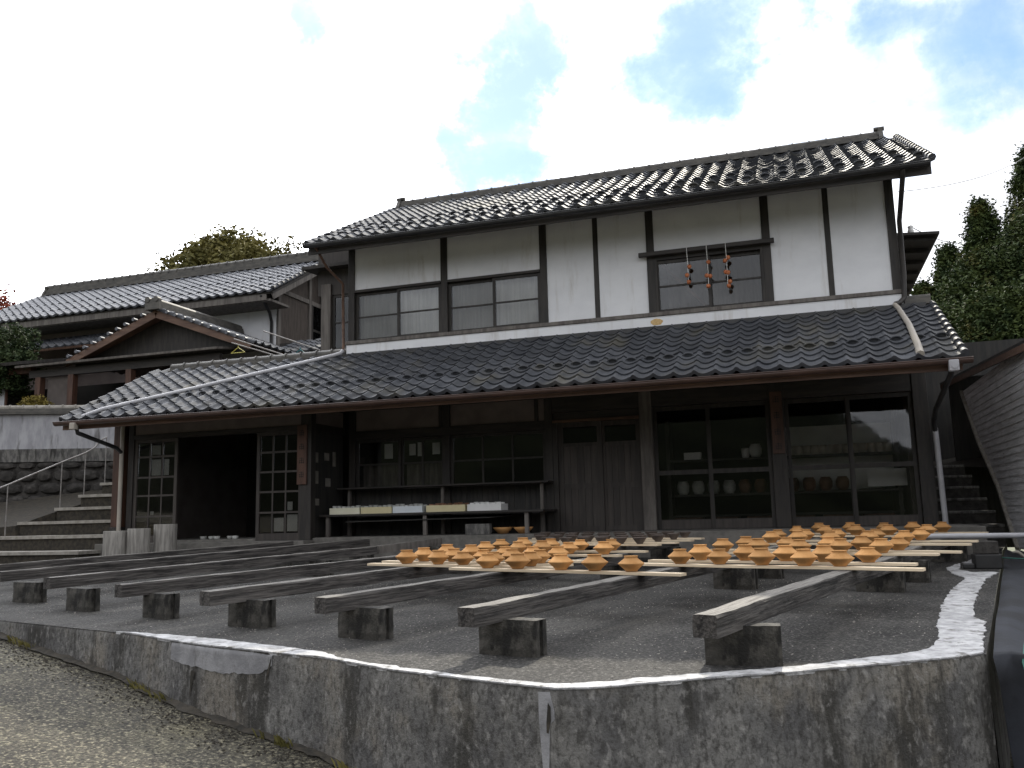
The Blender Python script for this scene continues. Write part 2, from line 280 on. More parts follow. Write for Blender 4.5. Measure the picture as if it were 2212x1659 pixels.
def tag(o, label, cat, group=None):
    o['label'] = label; o['category'] = cat
    if group: o['group'] = group
    return o
def struct(o): o['kind'] = 'structure'; return o
def link_copy(o, parent=None, loc=None):
    c = o.copy(); COL.objects.link(c)
    if parent is not None: c.parent = parent
    if loc is not None: c.location = loc
    return c
ORD = ['first','second','third','fourth','fifth','sixth','seventh','eighth','ninth','tenth','eleventh','twelfth','thirteenth']
def nz(x, y, z=0.0): return noise.noise(Vector((x, y, z)))

# ------------------------------------------------------------------ ground, road, terrace
SL = 0.02088
def gz(x, y, z0=-0.6): return z0 + SL*y          # terrace surface
RD = Vector((0.9487, -0.3161, 0)); RA = Vector((1.01, -7.97, 0))
def rz(x, y): return -0.89 - 0.11*((x-RA.x)*RD.x + (y-RA.y)*RD.y)
def grid(x0, x1, y0, y1, nx, ny, fz):
    b = MB(); vs = [(x0+(x1-x0)*i/nx, y0+(y1-y0)*j/ny, 0) for j in range(ny+1) for i in range(nx+1)]
    b.add([(x, y, fz(x, y)) for x, y, _ in vs], [(j*(nx+1)+i, j*(nx+1)+i+1, (j+1)*(nx+1)+i+1, (j+1)*(nx+1)+i) for j in range(ny) for i in range(nx)], True)
    return b
def gfar(x, y):
    r = math.hypot(x-2, y+2); d = max(0, r-60)
    return -4.2 + 0.0*d
struct(grid(-1500, 1500, -1500, 1500, 40, 40, gfar).build('ground', 'ground'))
def hillz(x, y):
    a = math.atan2(y+14, x-7); r = math.hypot(x-7, y+14)
    return a, r
# wooded hills on the far side of the valley, behind the camera
hb = MB(); na, nr = 90, 12; vs = []
for j in range(nr+1):
    r = 70 + 16*j
    for i in range(na+1):
        a = R(-200) + R(225)*i/na          # from the left round the back to the right
        lean = 0.5 - 0.5*math.cos(max(0, min(1, (R(-81)-a)/R(14)))*math.pi)
        h = (15 + 29*lean)*math.sin(min(1, j/9)*math.pi/2) + 7*nz(a*4, r*.02)*(j/nr)
        vs.append((7+r*math.cos(a), -14+r*math.sin(a), -4.4 + h))
hb.add(vs, [(j*(na+1)+i, j*(na+1)+i+1, (j+1)*(na+1)+i+1, (j+1)*(na+1)+i) for j in range(nr) for i in range(na)], True)
struct(hb.build('hills', 'hill'))

def behind(x, y): return (y - RA.y)*RD.x - (x - RA.x)*RD.y      # > 0 on the terrace side of the wall line
def roadz(x, y):
    z = rz(x, y) + 0.012*nz(x*.9, y*.9) + 0.006*nz(x*3, y*3); b_ = behind(x, y)
    if b_ > -.05: z = min(z, gz(x, y) - .12)
    return z
struct(grid(-14, 22, -26, -3, 180, 120, roadz).build('road', 'roadtop'))

EDGE = [(-12.0,-3.63),(1.01,-7.97),(2.77,-8.476),(3.68,-8.86),(4.84,-9.19),(5.42,-9.47),(5.87,-9.61),(6.38,-9.759),(6.54,-9.72),(6.99,-9.446),(7.41,-9.21),(7.86,-8.926),(8.09,-8.777),(8.28,-8.644),(8.408,-8.531)]
REDGE = [(8.63,-7.45),(8.94,-5.91),(9.46,-3.37),(10.05,-0.4),(10.38,1.0)]
def resample(pts, step):
    out = []
    for (a, b) in zip(pts[:-1], pts[1:]):
        n = max(1, int(math.hypot(b[0]-a[0], b[1]-a[1])/step))
        out += [(a[0]+(b[0]-a[0])*i/n, a[1]+(b[1]-a[1])*i/n) for i in range(n)]
    return out + [pts[-1]]
bm = bmesh.new()
ring = EDGE + REDGE + [(10.38,3.4),(-12,3.4)]
f = bm.faces.new([bm.verts.new((x, y, 0)) for x, y in ring]); bmesh.ops.triangulate(bm, faces=[f])
bmesh.ops.subdivide_edges(bm, edges=bm.edges[:], cuts=2, use_grid_fill=True)
for v in bm.verts: v.co.z = gz(v.co.x, v.co.y)
me = bpy.data.meshes.new('terrace'); bm.to_mesh(me); bm.free()
o = bpy.data.objects.new('terrace', me); COL.objects.link(o); me.materials.append(M['asphalt']); struct(o)
struct(MB().box(-4.15, 9.75, -1.18, 0.6, -0.75, -0.265).box(-4.15, -0.02, -1.52, -1.185, -0.75, -0.30).build('paved_apron', 'apron', bevel=.012))

# concrete retaining wall: body, mortar along its top edge, patch, cracks
rw = thing('retaining_wall', 'stained concrete retaining wall along the road with white mortar along its top', 'wall', (6.4,-9.76,-1.9))
wb = MB()
def edge_y(x):
    for (a, c) in zip(EDGE[:-1], EDGE[1:]):
        if a[0] <= x <= c[0]: return a[1] + (c[1]-a[1])*(x-a[0])/(c[0]-a[0])
    return EDGE[-1][1]
def wall_y(x, z):          # y of the battered, uneven wall face
    y = edge_y(x); top = gz(x, y); t = max(0, top-z)
    return y - (0.008*nz(x*5, z*5, y*5) + 0.010*nz(x*1.3, z*1.3, 3) + .035*t) + (.008 if t < .012 else 0)
pts = resample(EDGE, .05); vs = []
nrow = 22
for (x, y) in pts:
    top = gz(x, y) - 0.004; bot = min(rz(x, y) - .15, top-.1)
    for j in range(nrow+1):
        z = top + (bot-top)*j/nrow; vs.append((x, wall_y(x, z), z))
n1_ = nrow+1
wb.add(vs, [(i*n1_+j, i*n1_+j+1, (i+1)*n1_+j+1, (i+1)*n1_+j) for i in range(len(pts)-1) for j in range(nrow)], True)
rp = resample([EDGE[-1]]+REDGE, .2)
vs = []
for (x, y) in rp: vs += [(x, y, gz(x, y)-.004), (x+.03, y-.01, -2.4)]
wb.add(vs, [(2*i, 2*i+1, 2*i+3, 2*i+2) for i in range(len(rp)-1)])
wb.build('wall_face', 'wallconc', rw)
WIN = [(2.70,-8.44),(3.46,-8.58),(4.12,-8.79),(4.74,-9.02),(4.91,-9.17),(5.37,-9.36),(5.84,-9.54),(6.35,-9.65),(6.52,-9.60),(6.98,-9.31),(7.41,-9.07),(7.75,-8.79),(7.99,-8.62),(8.16,-8.41),(8.25,-8.05),(8.33,-7.38),(8.47,-6.52),(8.70,-5.41),(8.97,-4.38),(8.93,-3.89),(8.96,-3.23),(9.21,-2.56),(9.52,-1.73)]
WOUT = [(9.75,-1.5),(9.57,-2.25),(9.16,-3.00),(9.05,-3.41),(9.13,-3.74),(9.33,-3.70),(9.36,-3.78),(9.13,-4.47),(8.87,-5.58),(8.67,-6.57),(8.59,-7.13),(8.61,-7.38),(8.40,-8.50)]
wo_ = [(x, y+.010) for x, y in EDGE[2:-1]][::-1] + [(2.66,-8.445)]
def rag(pts, amp):
    out = []
    for (x, y) in resample(pts, .035): out.append((x + amp*nz(x*9, y*9, 1) + amp*.6*nz(x*30, y*30, 2), y + amp*nz(x*9, y*9, 5) + amp*.6*nz(x*30, y*30, 7)))
    return out
poly = rag(WIN, .022) + rag(WOUT, .022) + rag(wo_, .015)
mo = MB(); n_ = len(poly)
mo.add([(x, y, gz(x, y)+.007+.003*nz(x*7, y*7)) for x, y in poly], [tuple(range(n_))[::-1]])
mo.add([(x, y, gz(x, y)+.007+.003*nz(x*7, y*7)) for x, y in poly] + [(x, y, gz(x, y)-.012) for x, y in poly], [(i, (i+1)%n_, n_+(i+1)%n_, n_+i) for i in range(n_)])
mo.build('mortar_cap', 'mortar', rw)
def wallpt(s, z, off):       # point on the left wall face, s metres from its left frame end
    x = RA.x + RD.x*s; y = RA.y + RD.y*s; k = (-0.3161*off, -0.9487*off); return (x+k[0], y+k[1], z)
def face_patch(name, mt, outline, off, th=.01):
    """thin skin on the wall face: outline = [(x, ztop, zbottom), ...] left to right"""
    b = MB(); vs = []; dense = []
    for (a, c) in zip(outline[:-1], outline[1:]):
        n = max(1, int((c[0]-a[0])/.02)); dense += [tuple(a[q]+(c[q]-a[q])*k/n for q in range(3)) for k in range(n)]
    dense.append(outline[-1]); m_ = 9
    for (x, zt, zb) in dense:
        zb2 = zb + .012*nz(x*25, zb*9) ; zt2 = zt - abs(.006*nz(x*21, 3))
        for k in range(m_+1):
            z = zt2 + (zb2-zt2)*k/m_; vs.append((x, wall_y(x, z)-off, z))
    W = m_+1; b.add(vs, [(i*W+k, i*W+k+1, (i+1)*W+k+1, (i+1)*W+k) for i in range(len(dense)-1) for k in range(m_)], True)
    return b.build(name, mt, rw)
def wyz(x): return gz(x, -8.9)
o = face_patch('mortar_patch', 'patch', [(3.40,-.79,-.90),(3.5,-.79,-.915),(3.7,-.79,-.92),(3.95,-.795,-.945),(4.15,-.795,-.93),(4.30,-.80,-.92),(4.41,-.80,-.86)], .004); o['label'] = 'pale square-edged mortar repair'
face_patch('mortar_patch', 'patch', [(6.30,-.815,-.93),(6.325,-.815,-1.24),(6.345,-.815,-1.32),(6.36,-.815,-.96),(6.385,-.90,-.94)], .005)
face_patch('crack', 'earth', [(3.655,-.95,-1.12),(3.675,-.945,-1.05),(3.70,-.945,-.96)], .008); face_patch('crack', 'earth', [(4.36,-.93,-.97),(4.385,-.86,-.90),(4.405,-.81,-.83)], .008); face_patch('crack', 'earth', [(6.342,-.95,-1.0),(6.352,-.86,-1.0),(6.366,-.88,-.94)], .008)

# dark strip of dirt where road and wall meet
db = MB(); vs = []
dp = resample(EDGE[:9], .06)
for (x, y) in dp:
    wdt = .035 + .03*nz(x*4, y*4) + .025*nz(x*17, y*17)
    vs += [(x, y-.0, rz(x, y)+.03+.02*nz(x*8,0)+.012*nz(x*31,2)), (x-.316*wdt, y-.03-wdt, rz(x, y-wdt)+.012)]
db.add(vs, [(2*i, 2*i+1, 2*i+3, 2*i+2) for i in range(len(dp)-1)], True)
o = db.build('dirt_strip', 'earth'); o['kind'] = 'stuff'; o['label'] = 'line of dark dirt and moss at the foot of the concrete wall'; o['category'] = 'dirt'

# ------------------------------------------------------------------ tiles
def tile_mesh(name, w_, L_, ringed=False, eave=False):
    b = MB(); over = .05; lift = .030; th = .030 if not eave else .055
    prof = [(0,.006),(.06,.030),(.14,.044),(.22,.036),(.32,.012),(.44,-.006),(.58,-.013),(.74,-.008),(.90,.008),(1.04,.022)]
    top = []; fr = []
    for t, z in prof: top.append((t*w_, over, z+.002)); 
    for t, z in prof: fr.append((t*w_, -L_, z+lift))
    n = len(prof)
    b.add(top+fr, [(i, n+i, n+i+1, i+1) for i in range(n-1)], True)
    low = [(x, y+.004, z-th) for x, y, z in fr]
    b.add(fr+low, [(i, n+i, n+i+1, i+1) for i in range(n-1)], False)
    # left lip
    b.add([top[0], fr[0], (0, -L_, -.02), (0, over, -.03)], [(0, 3, 2, 1)], False)
    if ringed:
        c = (.60*w_, -L_*.45, .0); R0 = .085
        pts = [(c[0]+R0*math.cos(math.pi*k/8), c[1], c[2]+.066*math.sin(math.pi*k/8)+.0) for k in range(9)]
        b.tube(pts, .014, 5, False)
        b.add([(c[0]-R0*.8, c[1]+.01, .0), (c[0]+R0*.8, c[1]+.01, .0), (c[0]+R0*.5, c[1]+.012, .05), (c[0]-R0*.5, c[1]+.012, .05)], [(0,1,2,3)])
    me = b.mesh(name); me.materials.append(M['tile']); return me
class Roof:
    """tiles of one roof slope: O top-left corner, ex across, es down the slope"""
    def __init__(s, part, base, O, ex, es, ncol, nrow, w_, L_, rings=(), matname='tile'):
        s.part, s.base, s.ncol, s.nrow = part, base, ncol, nrow
        ex, es = Vector(ex).normalized(), Vector(es).normalized(); en = ex.cross(-es).normalized()
        s.mt = matname
        s.meshes = {k: tile_mesh('roof_tile', w_, L_, k == 'ring', k == 'eave') for k in ('plain', 'ring', 'eave')}
        for me in s.meshes.values(): me.materials[0] = M[matname]
        s.list = []
        rot = Matrix((ex, -es, en)).transposed()
        for j in range(nrow):
            for i in range(ncol):
                p = Vector(O) + ex*(i*w_) + es*(j*L_)
                k = 'eave' if j == nrow-1 else ('ring' if j in rings else 'plain')
                jit = Matrix.Rotation(random.uniform(-.012,.012), 3, 'Z') @ Matrix.Rotation(random.uniform(-.012,.012), 3, 'X')
                mm = (rot @ jit).to_4x4(); mm.translation = p + en*random.uniform(-.003,.003)
                c = p + es*L_*.5 + ex*w_*.5; d = c - CAM
                fx = d.dot(rr)/d.dot(fw)*1887/1106; fy = d.dot(uu)/d.dot(fw)*1887/829
                sc = abs(en.dot(d.normalized()))/d.length_squared
                if abs(fx) > 1 or abs(fy) > 1: sc = 0
                s.list.append((sc, k, mm))
def lay_tiles(roofs, cap=300):
    allt = [(t[0], r, t) for r in roofs for t in r.list]; allt.sort(key=lambda q: -q[0])
    for sc, r, (_, k, mm) in allt[:cap]:
        o = bpy.data.objects.new('roof_tile', r.meshes[k]); COL.objects.link(o); o.parent = r.part; o.matrix_local = mm
    rest = {}
    for sc, r, t in allt[cap:]: rest.setdefault(id(r), (r, []))[1].append(t)
    for r, ts in rest.values():
        V, F, S = [], [], []; off = 0
        cache = {}
        for k, me in r.meshes.items():
            a = np.empty(len(me.vertices)*3); me.vertices.foreach_get('co', a); cache[k] = (a.reshape(-1, 3), [tuple(p.vertices) for p in me.polygons], [p.use_smooth for p in me.polygons])
        for _, k, mm in ts:
            a, fs, sm = cache[k]; A = np.array(mm); V.append(a @ A[:3,:3].T + A[:3,3]); F += [tuple(i+off for i in f) for f in fs]; S += sm; off += len(a)
        me = bpy.data.meshes.new('roof_tiles'); me.from_pydata(np.concatenate(V).tolist(), [], F); me.polygons.foreach_set('use_smooth', S); me.materials.append(M[r.mt])
        o = bpy.data.objects.new('roof_tiles', me); COL.objects.link(o); o.parent = r.part; o['kind'] = 'stuff'
def ridge(part_parent, x0, x1, y, z, layers=3, name='ridge', wid=.30, m_='ridge', oni=True, cap=.075, os=1.0):
    b = MB()
    for k in range(layers):
        ww = wid/2 - .022*k; b.box(x0+.03*k, x1-.03*k, y-ww, y+ww, z+.055*k, z+.055*k+.045)
        b.box(x0+.04, x1-.04, y-ww+.035, y+ww-.035, z+.055*k+.045, z+.055*k+.056)
    zt = z+.055*layers+.01; n = int((x1-x0)/.30)
    for i in range(n):
        a = x0 + (x1-x0)*i/n; c = x0 + (x1-x0)*(i+1)/n
        b.tube([(a, y, zt), (c-.03, y, zt), (c-.028, y, zt), (c, y, zt)], [cap, cap, cap*1.22, cap*1.22], 10)
    o = b.build(name, m_, part_parent)
    if oni:
        for xe, sg in ((x0, -1), (x1, 1)):
            e = MB()
            prof = [(px*os, pz*os) for px, pz in [(-.22,-.10),(.22,-.10),(.20,.04),(.13,.16),(.09,.22),(.10,.30),(.05,.34),(-.05,.34),(-.10,.30),(-.09,.22),(-.13,.16),(-.20,.04)]]
            xa, xb = (xe-.06, xe+.02) if sg < 0 else (xe-.02, xe+.06)
            P = [(xa, y+px, z+pz) for px, pz in prof]; Q = [(xb, y+px, z+pz) for px, pz in prof]; nn = len(prof)
            e.add(P, [tuple(range(nn))]); e.add(Q, [tuple(range(nn))[::-1]]); e.add(P+Q, [(i, nn+i, nn+(i+1)%nn, (i+1)%nn) for i in range(nn)])
            e.tube([(xe-.09, y, z+.30*os), (xe+.09, y, z+.30*os)], .06*os, 8)
            e.build('ridge_end_tile', m_, part_parent)
    return o

# ------------------------------------------------------------------ the workshop
H = thing('pottery_workshop', 'two storey white plastered pottery workshop with dark posts and grey tiled roofs', 'house', (4.5, 0, -.3))
def P(name, mt, fn, parent=None, bevel=0.0):
    b = MB(); fn(b); return b.build(name, mt, parent or H, bevel)
def bx(name, mt, *dims, parent=None, bevel=0.0): return MB().box(*dims).build(name, mt, parent or H, bevel)
GX = [0, 1.82, 3.64, 5.46, 7.28, 9.1]
# plaster panels of the upper storey
for x0, x1, z0, z1 in [(.06,1.76,4.135,5.12),(1.88,3.58,4.135,5.12),(3.70,4.51,3.2,5.12),(4.59,5.40,3.2,5.12),(5.52,7.22,4.16,5.12),(7.34,8.15,3.2,5.12),(8.23,9.04,3.2,5.12)]:
    bx('plaster_panel', 'plaster', x0-.02, x1+.02, .0, .10, z0-.02, z1)
bx('plaster_band', 'plaster', -.07, 9.16, -.075, .08, 2.955, 3.118)
bx('sill_board', 'greywood', -.09, 9.19, -.10, .09, 3.122, 3.185, bevel=.006)
o = MB(); o.add([(5.52+.10*math.cos(t)*(1+.3*nz(math.cos(t)*2, math.sin(t)*2)), -.0775, 3.03+.055*math.sin(t)*(1+.3*nz(math.cos(t)*2, math.sin(t)*2, 4))) for t in [2*math.pi*k/20 for k in range(20)]], [tuple(range(20))[::-1]]); o.build('rust_stain', 'rust', H)
for x in GX: bx('post', 'darkwood', x-.062, x+.062, -.028, .12, 3.187, 5.20, bevel=.006)
for x in (4.55, 8.19): bx('stud', 'darkwood', x-.042, x+.042, -.012, .10, 3.187, 5.20, bevel=.004)
for a, b in ((.062,1.758),(1.882,3.578)): bx('window_lintel', 'darkwood_x', a, b, -.045, .07, 4.085, 4.132, bevel=.004)
bx('wall_plate', 'darkwood_x', -.25, 9.35, -.045, .14, 5.02, 5.18, bevel=.006)
# shell that closes the building
P('side_wall', 'plaster_brown', lambda b: b.box(-.05,.05,.13,5.4,2.3,5.4)); P('side_wall', 'plaster_brown', lambda b: b.box(9.05,9.15,.13,5.4,-.3,5.4))
P('rear_wall', 'plaster_brown', lambda b: b.box(-.05,9.15,5.42,5.5,-.3,5.6))
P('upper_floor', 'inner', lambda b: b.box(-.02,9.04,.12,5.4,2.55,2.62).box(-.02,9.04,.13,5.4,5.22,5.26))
# windows
def window(x0, x1, z0, z1, y, cols, rows, fr=.045, mun=.03, name='window', fm='darkwood', gm='glass', hsplit=None, dep=.04):
    b = MB(); b.box(x0,x0+fr,y,y+dep,z0,z1).box(x1-fr,x1,y,y+dep,z0,z1).box(x0+fr,x1-fr,y+.001,y+dep-.001,z0,z0+fr).box(x0+fr,x1-fr,y+.001,y+dep-.001,z1-fr,z1)
    xs = [x0+fr+(x1-x0-2*fr)*i/cols for i in range(cols+1)]
    zs = [z0+fr+(z1-z0-2*fr)*i/rows for i in range(rows+1)] if hsplit is None else [z0+fr]+hsplit+[z1-fr]
    for x in xs[1:-1]: b.box(x-mun/2,x+mun/2,y+.004,y+dep-.004,z0+fr,z1-fr)
    for z in zs[1:-1]: b.box(x0+fr,x1-fr,y+.007,y+dep-.007,z-mun/2,z+mun/2)
    w_ = b.build(name, fm, H)
    for i in range(cols):
        for j in range(len(zs)-1):
            MB().box(xs[i]+.002, xs[i+1]-.002, y+dep*.5-.002, y+dep*.5+.002, zs[j]+.002, zs[j+1]-.002).build('pane', gm, w_)
    return w_
for a, b_ in ((.07,.945),(1.885,2.76)): window(a, b_, 3.19, 4.08, .035, 1, 2, .045, .028, gm='glass_dusty')
for a, b_ in ((.91,1.755),(2.72,3.575)): window(a, b_, 3.19, 4.08, -.012, 1, 2, .045, .028)
def curtain(x0, x1, z0, z1, y, mt='curtain', amp=.018, name='curtain'):
    b = MB(); n = int((x1-x0)/.022); vs = []
    for i in range(n+1):
        x = x0+(x1-x0)*i/n; d = amp*math.sin(i*.9+2*nz(x*3, 1)) + amp*.7*nz(x*9, 2)
        vs += [(x, y+d, z0), (x, y+d*.6, z1)]
    b.add(vs, [(2*i, 2*i+2, 2*i+3, 2*i+1) for i in range(n)], True); return b.build(name, mt, H)
curtain(.1, 1.74, 3.2, 4.06, .14); curtain(1.92, 3.56, 3.2, 4.06, .14)
window(5.53, 6.40, 3.19, 4.05, .0, 1, 2, .05, .03); window(6.36, 7.215, 3.19, 4.05, .045, 1, 2, .05, .03)
bx('window_jamb', 'darkwood', 5.522,5.56,-.03,.06,3.187,4.13); bx('window_jamb', 'darkwood', 7.18,7.218,-.03,.06,3.187,4.13)
bx('window_head', 'darkwood_x', 5.56,7.18,-.03,.06,4.055,4.13)
bx('hanging_rail', 'darkwood_x', 5.28,7.40,-.135,-.06,4.115,4.185, bevel=.008)
bx('room_screen', 'greywood', 5.6,7.2,.9,.95,3.0,4.6); P('room_brace', 'brownwood', lambda b: b.bar((5.55,.5,4.15),(6.3,.5,3.3),.05,.05))
# lower storey: posts, lintels
for x in (1.83, 3.65): bx('post', 'darkwood', x-.065, x+.065, -.05, .10, -.264, 2.25, bevel=.006)
bx('post', 'darkwood', -.03,.09,-.045,.10,-.264,2.25, bevel=.006)
bx('post', 'greywood', 5.16,5.36,-.06,.10,-.264,2.25, bevel=.008); bx('post', 'darkwood', 7.15,7.37,-.07,.10,-.264,2.25, bevel=.008); bx('post', 'darkwood', 9.16,9.36,-.08,.12,-.264,2.35, bevel=.008)
bx('lintel_beam', 'darkwood_x', -.02,9.15,-.035,.09,1.92,2.25, bevel=.008)
bx('lintel_beam', 'darkwood_x', .095,3.58,-.055,.06,1.40,1.55, bevel=.006); bx('lintel_beam', 'darkwood_x', 3.72,9.155,-.055,.06,1.67,1.92, bevel=.006)
for x0, x1 in ((.095,1.68),(1.76,1.765),(1.90,3.42),(3.46,3.585)):
    if x1-x0 > .02: bx('plaster_panel', 'plaster_shop', x0, x1, .0, .06, 1.552, 1.918)
for x in (1.72, 3.44): bx('stud', 'darkwood', x-.03, x+.03, -.02, .06, 1.552, 1.918)
window(.10,.96,.52,1.398,.0,1,2,.05,.03, gm='glass'); window(.94,1.765,.52,1.398,.045,2,2,.05,.03); window(1.895,3.585,.52,1.398,.0,3,2,.05,.03)
for i in range(18):
    x = .095 + i*.0965; 
    if x < 1.76: bx('wall_board', 'boardwall', x+.002, x+.0945, .0+.006*(i%2), .05, -.262, .518)
for i in range(18):
    x = 1.897 + i*.0938; bx('wall_board', 'boardwall', x+.002, x+.0918, .0+.006*(i%3==0), .05, -.262, .518)
# central double doors
bx('door_frame', 'brownwood', 3.72,5.155,-.05,.05,1.50,1.545, bevel=.004); bx('door_frame', 'darkwood', 3.72,3.80,-.05,.05,-.262,1.498)
bx('transom_panel', 'darkwood_x', 3.72,5.155,.0,.04,1.547,1.668)
for a, b_, yy in ((3.80,4.53,.0),(4.49,5.155,.045)):
    d = MB().box(a,a+.08,yy,yy+.04,-.262,1.498).box(b_-.08,b_,yy,yy+.04,-.262,1.498).box(a+.08,b_-.08,yy+.001,yy+.039,1.42,1.498).box(a+.08,b_-.08,yy+.001,yy+.039,1.10,1.16).box(a+.08,b_-.08,yy+.001,yy+.039,-.262,-.18).box(a+.08,b_-.08,yy+.001,yy+.039,.42,.50).build('door', 'doorwood', H)
    nb = 5
    for k in range(nb):
        q0 = a+.08+(b_-a-.16)*k/nb; q1 = a+.08+(b_-a-.16)*(k+1)/nb
        MB().box(q0+.002,q1-.002,yy+.012,yy+.03,-.18,.42).build('door_board', 'doorwood', d); MB().box(q0+.002,q1-.002,yy+.012,yy+.03,.50,1.10).build('door_board', 'doorwood', d)
    MB().box(a+.08,b_-.08,yy+.018,yy+.022,1.16,1.42).build('pane', 'glass_dusty', d)
# glazed sliding doors on the right
for a, b_, yy in ((5.365,6.24,.045),(6.20,7.145,.0),(7.375,8.29,.045),(8.25,9.155,.0)):
    d = MB().box(a,a+.055,yy,yy+.04,-.262,1.665).box(b_-.055,b_,yy,yy+.04,-.262,1.665).box(a+.055,b_-.055,yy+.001,yy+.039,-.262,-.11).box(a+.055,b_-.055,yy+.001,yy+.039,.585,.655).box(a+.055,b_-.055,yy+.001,yy+.039,1.60,1.665).build('sliding_door', 'darkwood', H)
    MB().box(a+.055,b_-.055,yy+.018,yy+.022,-.11,.585).build('pane', 'glass', d); MB().box(a+.055,b_-.055,yy+.018,yy+.022,.655,1.60).build('pane', 'glass', d)
    MB().box(a+.06,b_-.06,yy-.004,yy+.0005,-.255,-.118).build('kick_board', 'doorwood', d)
# sign boards on the posts (brushed characters)
def glyph(b, cx, cz, s, y, seed):
    rnd = random.Random(seed)
    for k in range(3): 
        z = cz + s*(.32-.3*k) + rnd.uniform(-.03,.03)*s; hw = s*rnd.uniform(.25,.42); b.box(cx-hw, cx+hw, y-.002, y, z-.035*s, z+.035*s)
    b.box(cx-.04*s, cx+.04*s, y-.0035, y-.0015, cz-.42*s, cz+.42*s)
    b.box(cx-.34*s, cx-.27*s, y-.003, y-.001, cz-.4*s, cz+.1*s); b.box(cx+.24*s, cx+.31*s, y-.003, y-.001, cz-.42*s, cz+.2*s)
sb = bx('name_board', 'redwood', 7.17,7.345,-.10,-.072,.84,1.78, bevel=.004); g = MB()
for k, cz in enumerate((1.66,1.42,1.17,.95)): glyph(g, 7.2575, cz, .12, -.101, 11+k)
g.build('brush_writing', 'ink', sb)
# ---- shop front on the left, standing forward
YF = -1.2
bx('post', 'redwood', -4.07,-3.86,YF-.06,YF+.12,-.02,2.05, bevel=.008); bx('post_base', 'stone', -4.085,-3.845,YF-.075,YF+.135,-.50,-.022, bevel=.01)
bx('post', 'darkwood', -3.77,-3.655,YF-.03,YF+.09,-.30,2.02, bevel=.006); bx('post', 'darkwood', -.26,-.06,YF-.05,YF+.10,-.298,2.05, bevel=.008)
sb = bx('name_board', 'redwood', -.305,-.125,YF-.085,YF-.053,.60,1.58, bevel=.004); g = MB()
for k, cz in enumerate((1.45,1.22,.99,.76)): glyph(g, -.215, cz, .12, YF-.086, 31+k)
g.build('brush_writing', 'ink', sb)
bx('plaster_panel', 'plaster_shop', -3.652,-.262,YF,YF+.06,1.585,1.85)
bx('lintel_beam', 'darkwood_x', -3.652,-.262,YF-.035,YF+.08,1.50,1.583, bevel=.005); bx('lintel_beam', 'darkwood_x', -4.2,.05,YF-.03,YF+.1,1.853,2.04, bevel=.006)
def lattice_door(x0, x1, y, zs, cols, paperspots):
    d = MB(); fr = .06; d.box(x0,x0+fr,y,y+.04,-.298,1.498).box(x1-fr,x1,y,y+.04,-.298,1.498).box(x0+fr,x1-fr,y+.001,y+.039,1.44,1.498).box(x0+fr,x1-fr,y+.001,y+.039,-.298,-.18)
    for z in zs: d.box(x0+fr,x1-fr,y+.006,y+.034,z-.016,z+.016)
    xs = [x0+fr+(x1-x0-2*fr)*i/cols for i in range(cols+1)]
    for x in xs[1:-1]: d.box(x-.013,x+.013,y+.009,y+.031,-.18,1.44)
    o = d.build('lattice_door', 'doorwood', H); zz = [-.18]+sorted(zs)+[1.44]
    for i in range(cols):
        for j in range(len(zz)-1): MB().box(xs[i]+.014,xs[i+1]-.014,y+.018,y+.022,zz[j]+.017,zz[j+1]-.017).build('pane', 'glass_dusty', o)
    for (i, j, h, wf) in paperspots:
        a = xs[i]+.03; c = xs[i]+(xs[i+1]-xs[i])*wf; MB().box(a,c,y+.026,y+.028,zz[j]+.03,zz[j]+.03+h).build('paper_notice', 'paper', o)
lattice_door(-3.65,-2.74,YF+.0,[1.19,.83,.51,.15],3,[(1,4,.17,.8),(1,3,.28,.85),(2,3,.28,.5),(1,1,.06,.4)])
lattice_door(-1.13,-.262,YF+.0,[1.16,.83,.50,.16],3,[(1,0,.22,.85),(2,0,.27,.9),(2,1,.14,.5)])
bx('threshold', 'conc', -3.7,-.2,YF-.08,YF+.3,-.50,-.301)
# return wall between shop front and main front
bx('plaster_panel', 'plaster_shop', -.20,-.14,YF+.10,-.05,1.62,1.9); bx('lintel_beam', 'darkwood', -.22,-.10,YF+.10,-.05,1.50,1.618)
for k in range(4): MB().box(-.205,-.165,YF+.10+k*.345,YF+.14+k*.345,-.29,1.5).build('mullion', 'darkwood', H)
for z in (.2,.55,.9,1.22): MB().box(-.20,-.17,YF+.14,-.05,z-.015,z+.015).build('lattice_bar', 'darkwood', H)
bx('backing_board', 'boardwall', -.165,-.14,YF+.1,-.05,-.29,1.5)
for (yy, zz_, w_, h_) in ((-1.02,.97,.12,.17),(-.70,1.02,.16,.13),(-.42,.93,.10,.25),(-.98,.62,.09,.21),(-.66,.58,.17,.14),(-1.0,.26,.14,.11)): MB().box(-.137,-.133,yy,yy+w_,zz_,zz_+h_).build('paper_notice', 'oldpaper', H)
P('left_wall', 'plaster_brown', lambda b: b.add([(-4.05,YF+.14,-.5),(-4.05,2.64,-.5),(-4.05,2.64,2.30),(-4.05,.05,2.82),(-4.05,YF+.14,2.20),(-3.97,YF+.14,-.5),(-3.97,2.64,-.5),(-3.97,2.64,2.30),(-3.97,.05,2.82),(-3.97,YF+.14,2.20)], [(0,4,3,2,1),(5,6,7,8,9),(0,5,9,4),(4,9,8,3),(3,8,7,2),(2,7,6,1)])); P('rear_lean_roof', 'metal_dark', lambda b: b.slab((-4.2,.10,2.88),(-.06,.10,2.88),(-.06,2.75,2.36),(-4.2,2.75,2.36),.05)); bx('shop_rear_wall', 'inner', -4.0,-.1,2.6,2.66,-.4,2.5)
bx('shop_floor', 'inner', -3.96,-.25,YF+.32,2.55,-.45,-.305); bx('shop_floor', 'inner', -.1,9.05,.62,5.4,-.45,-.27)
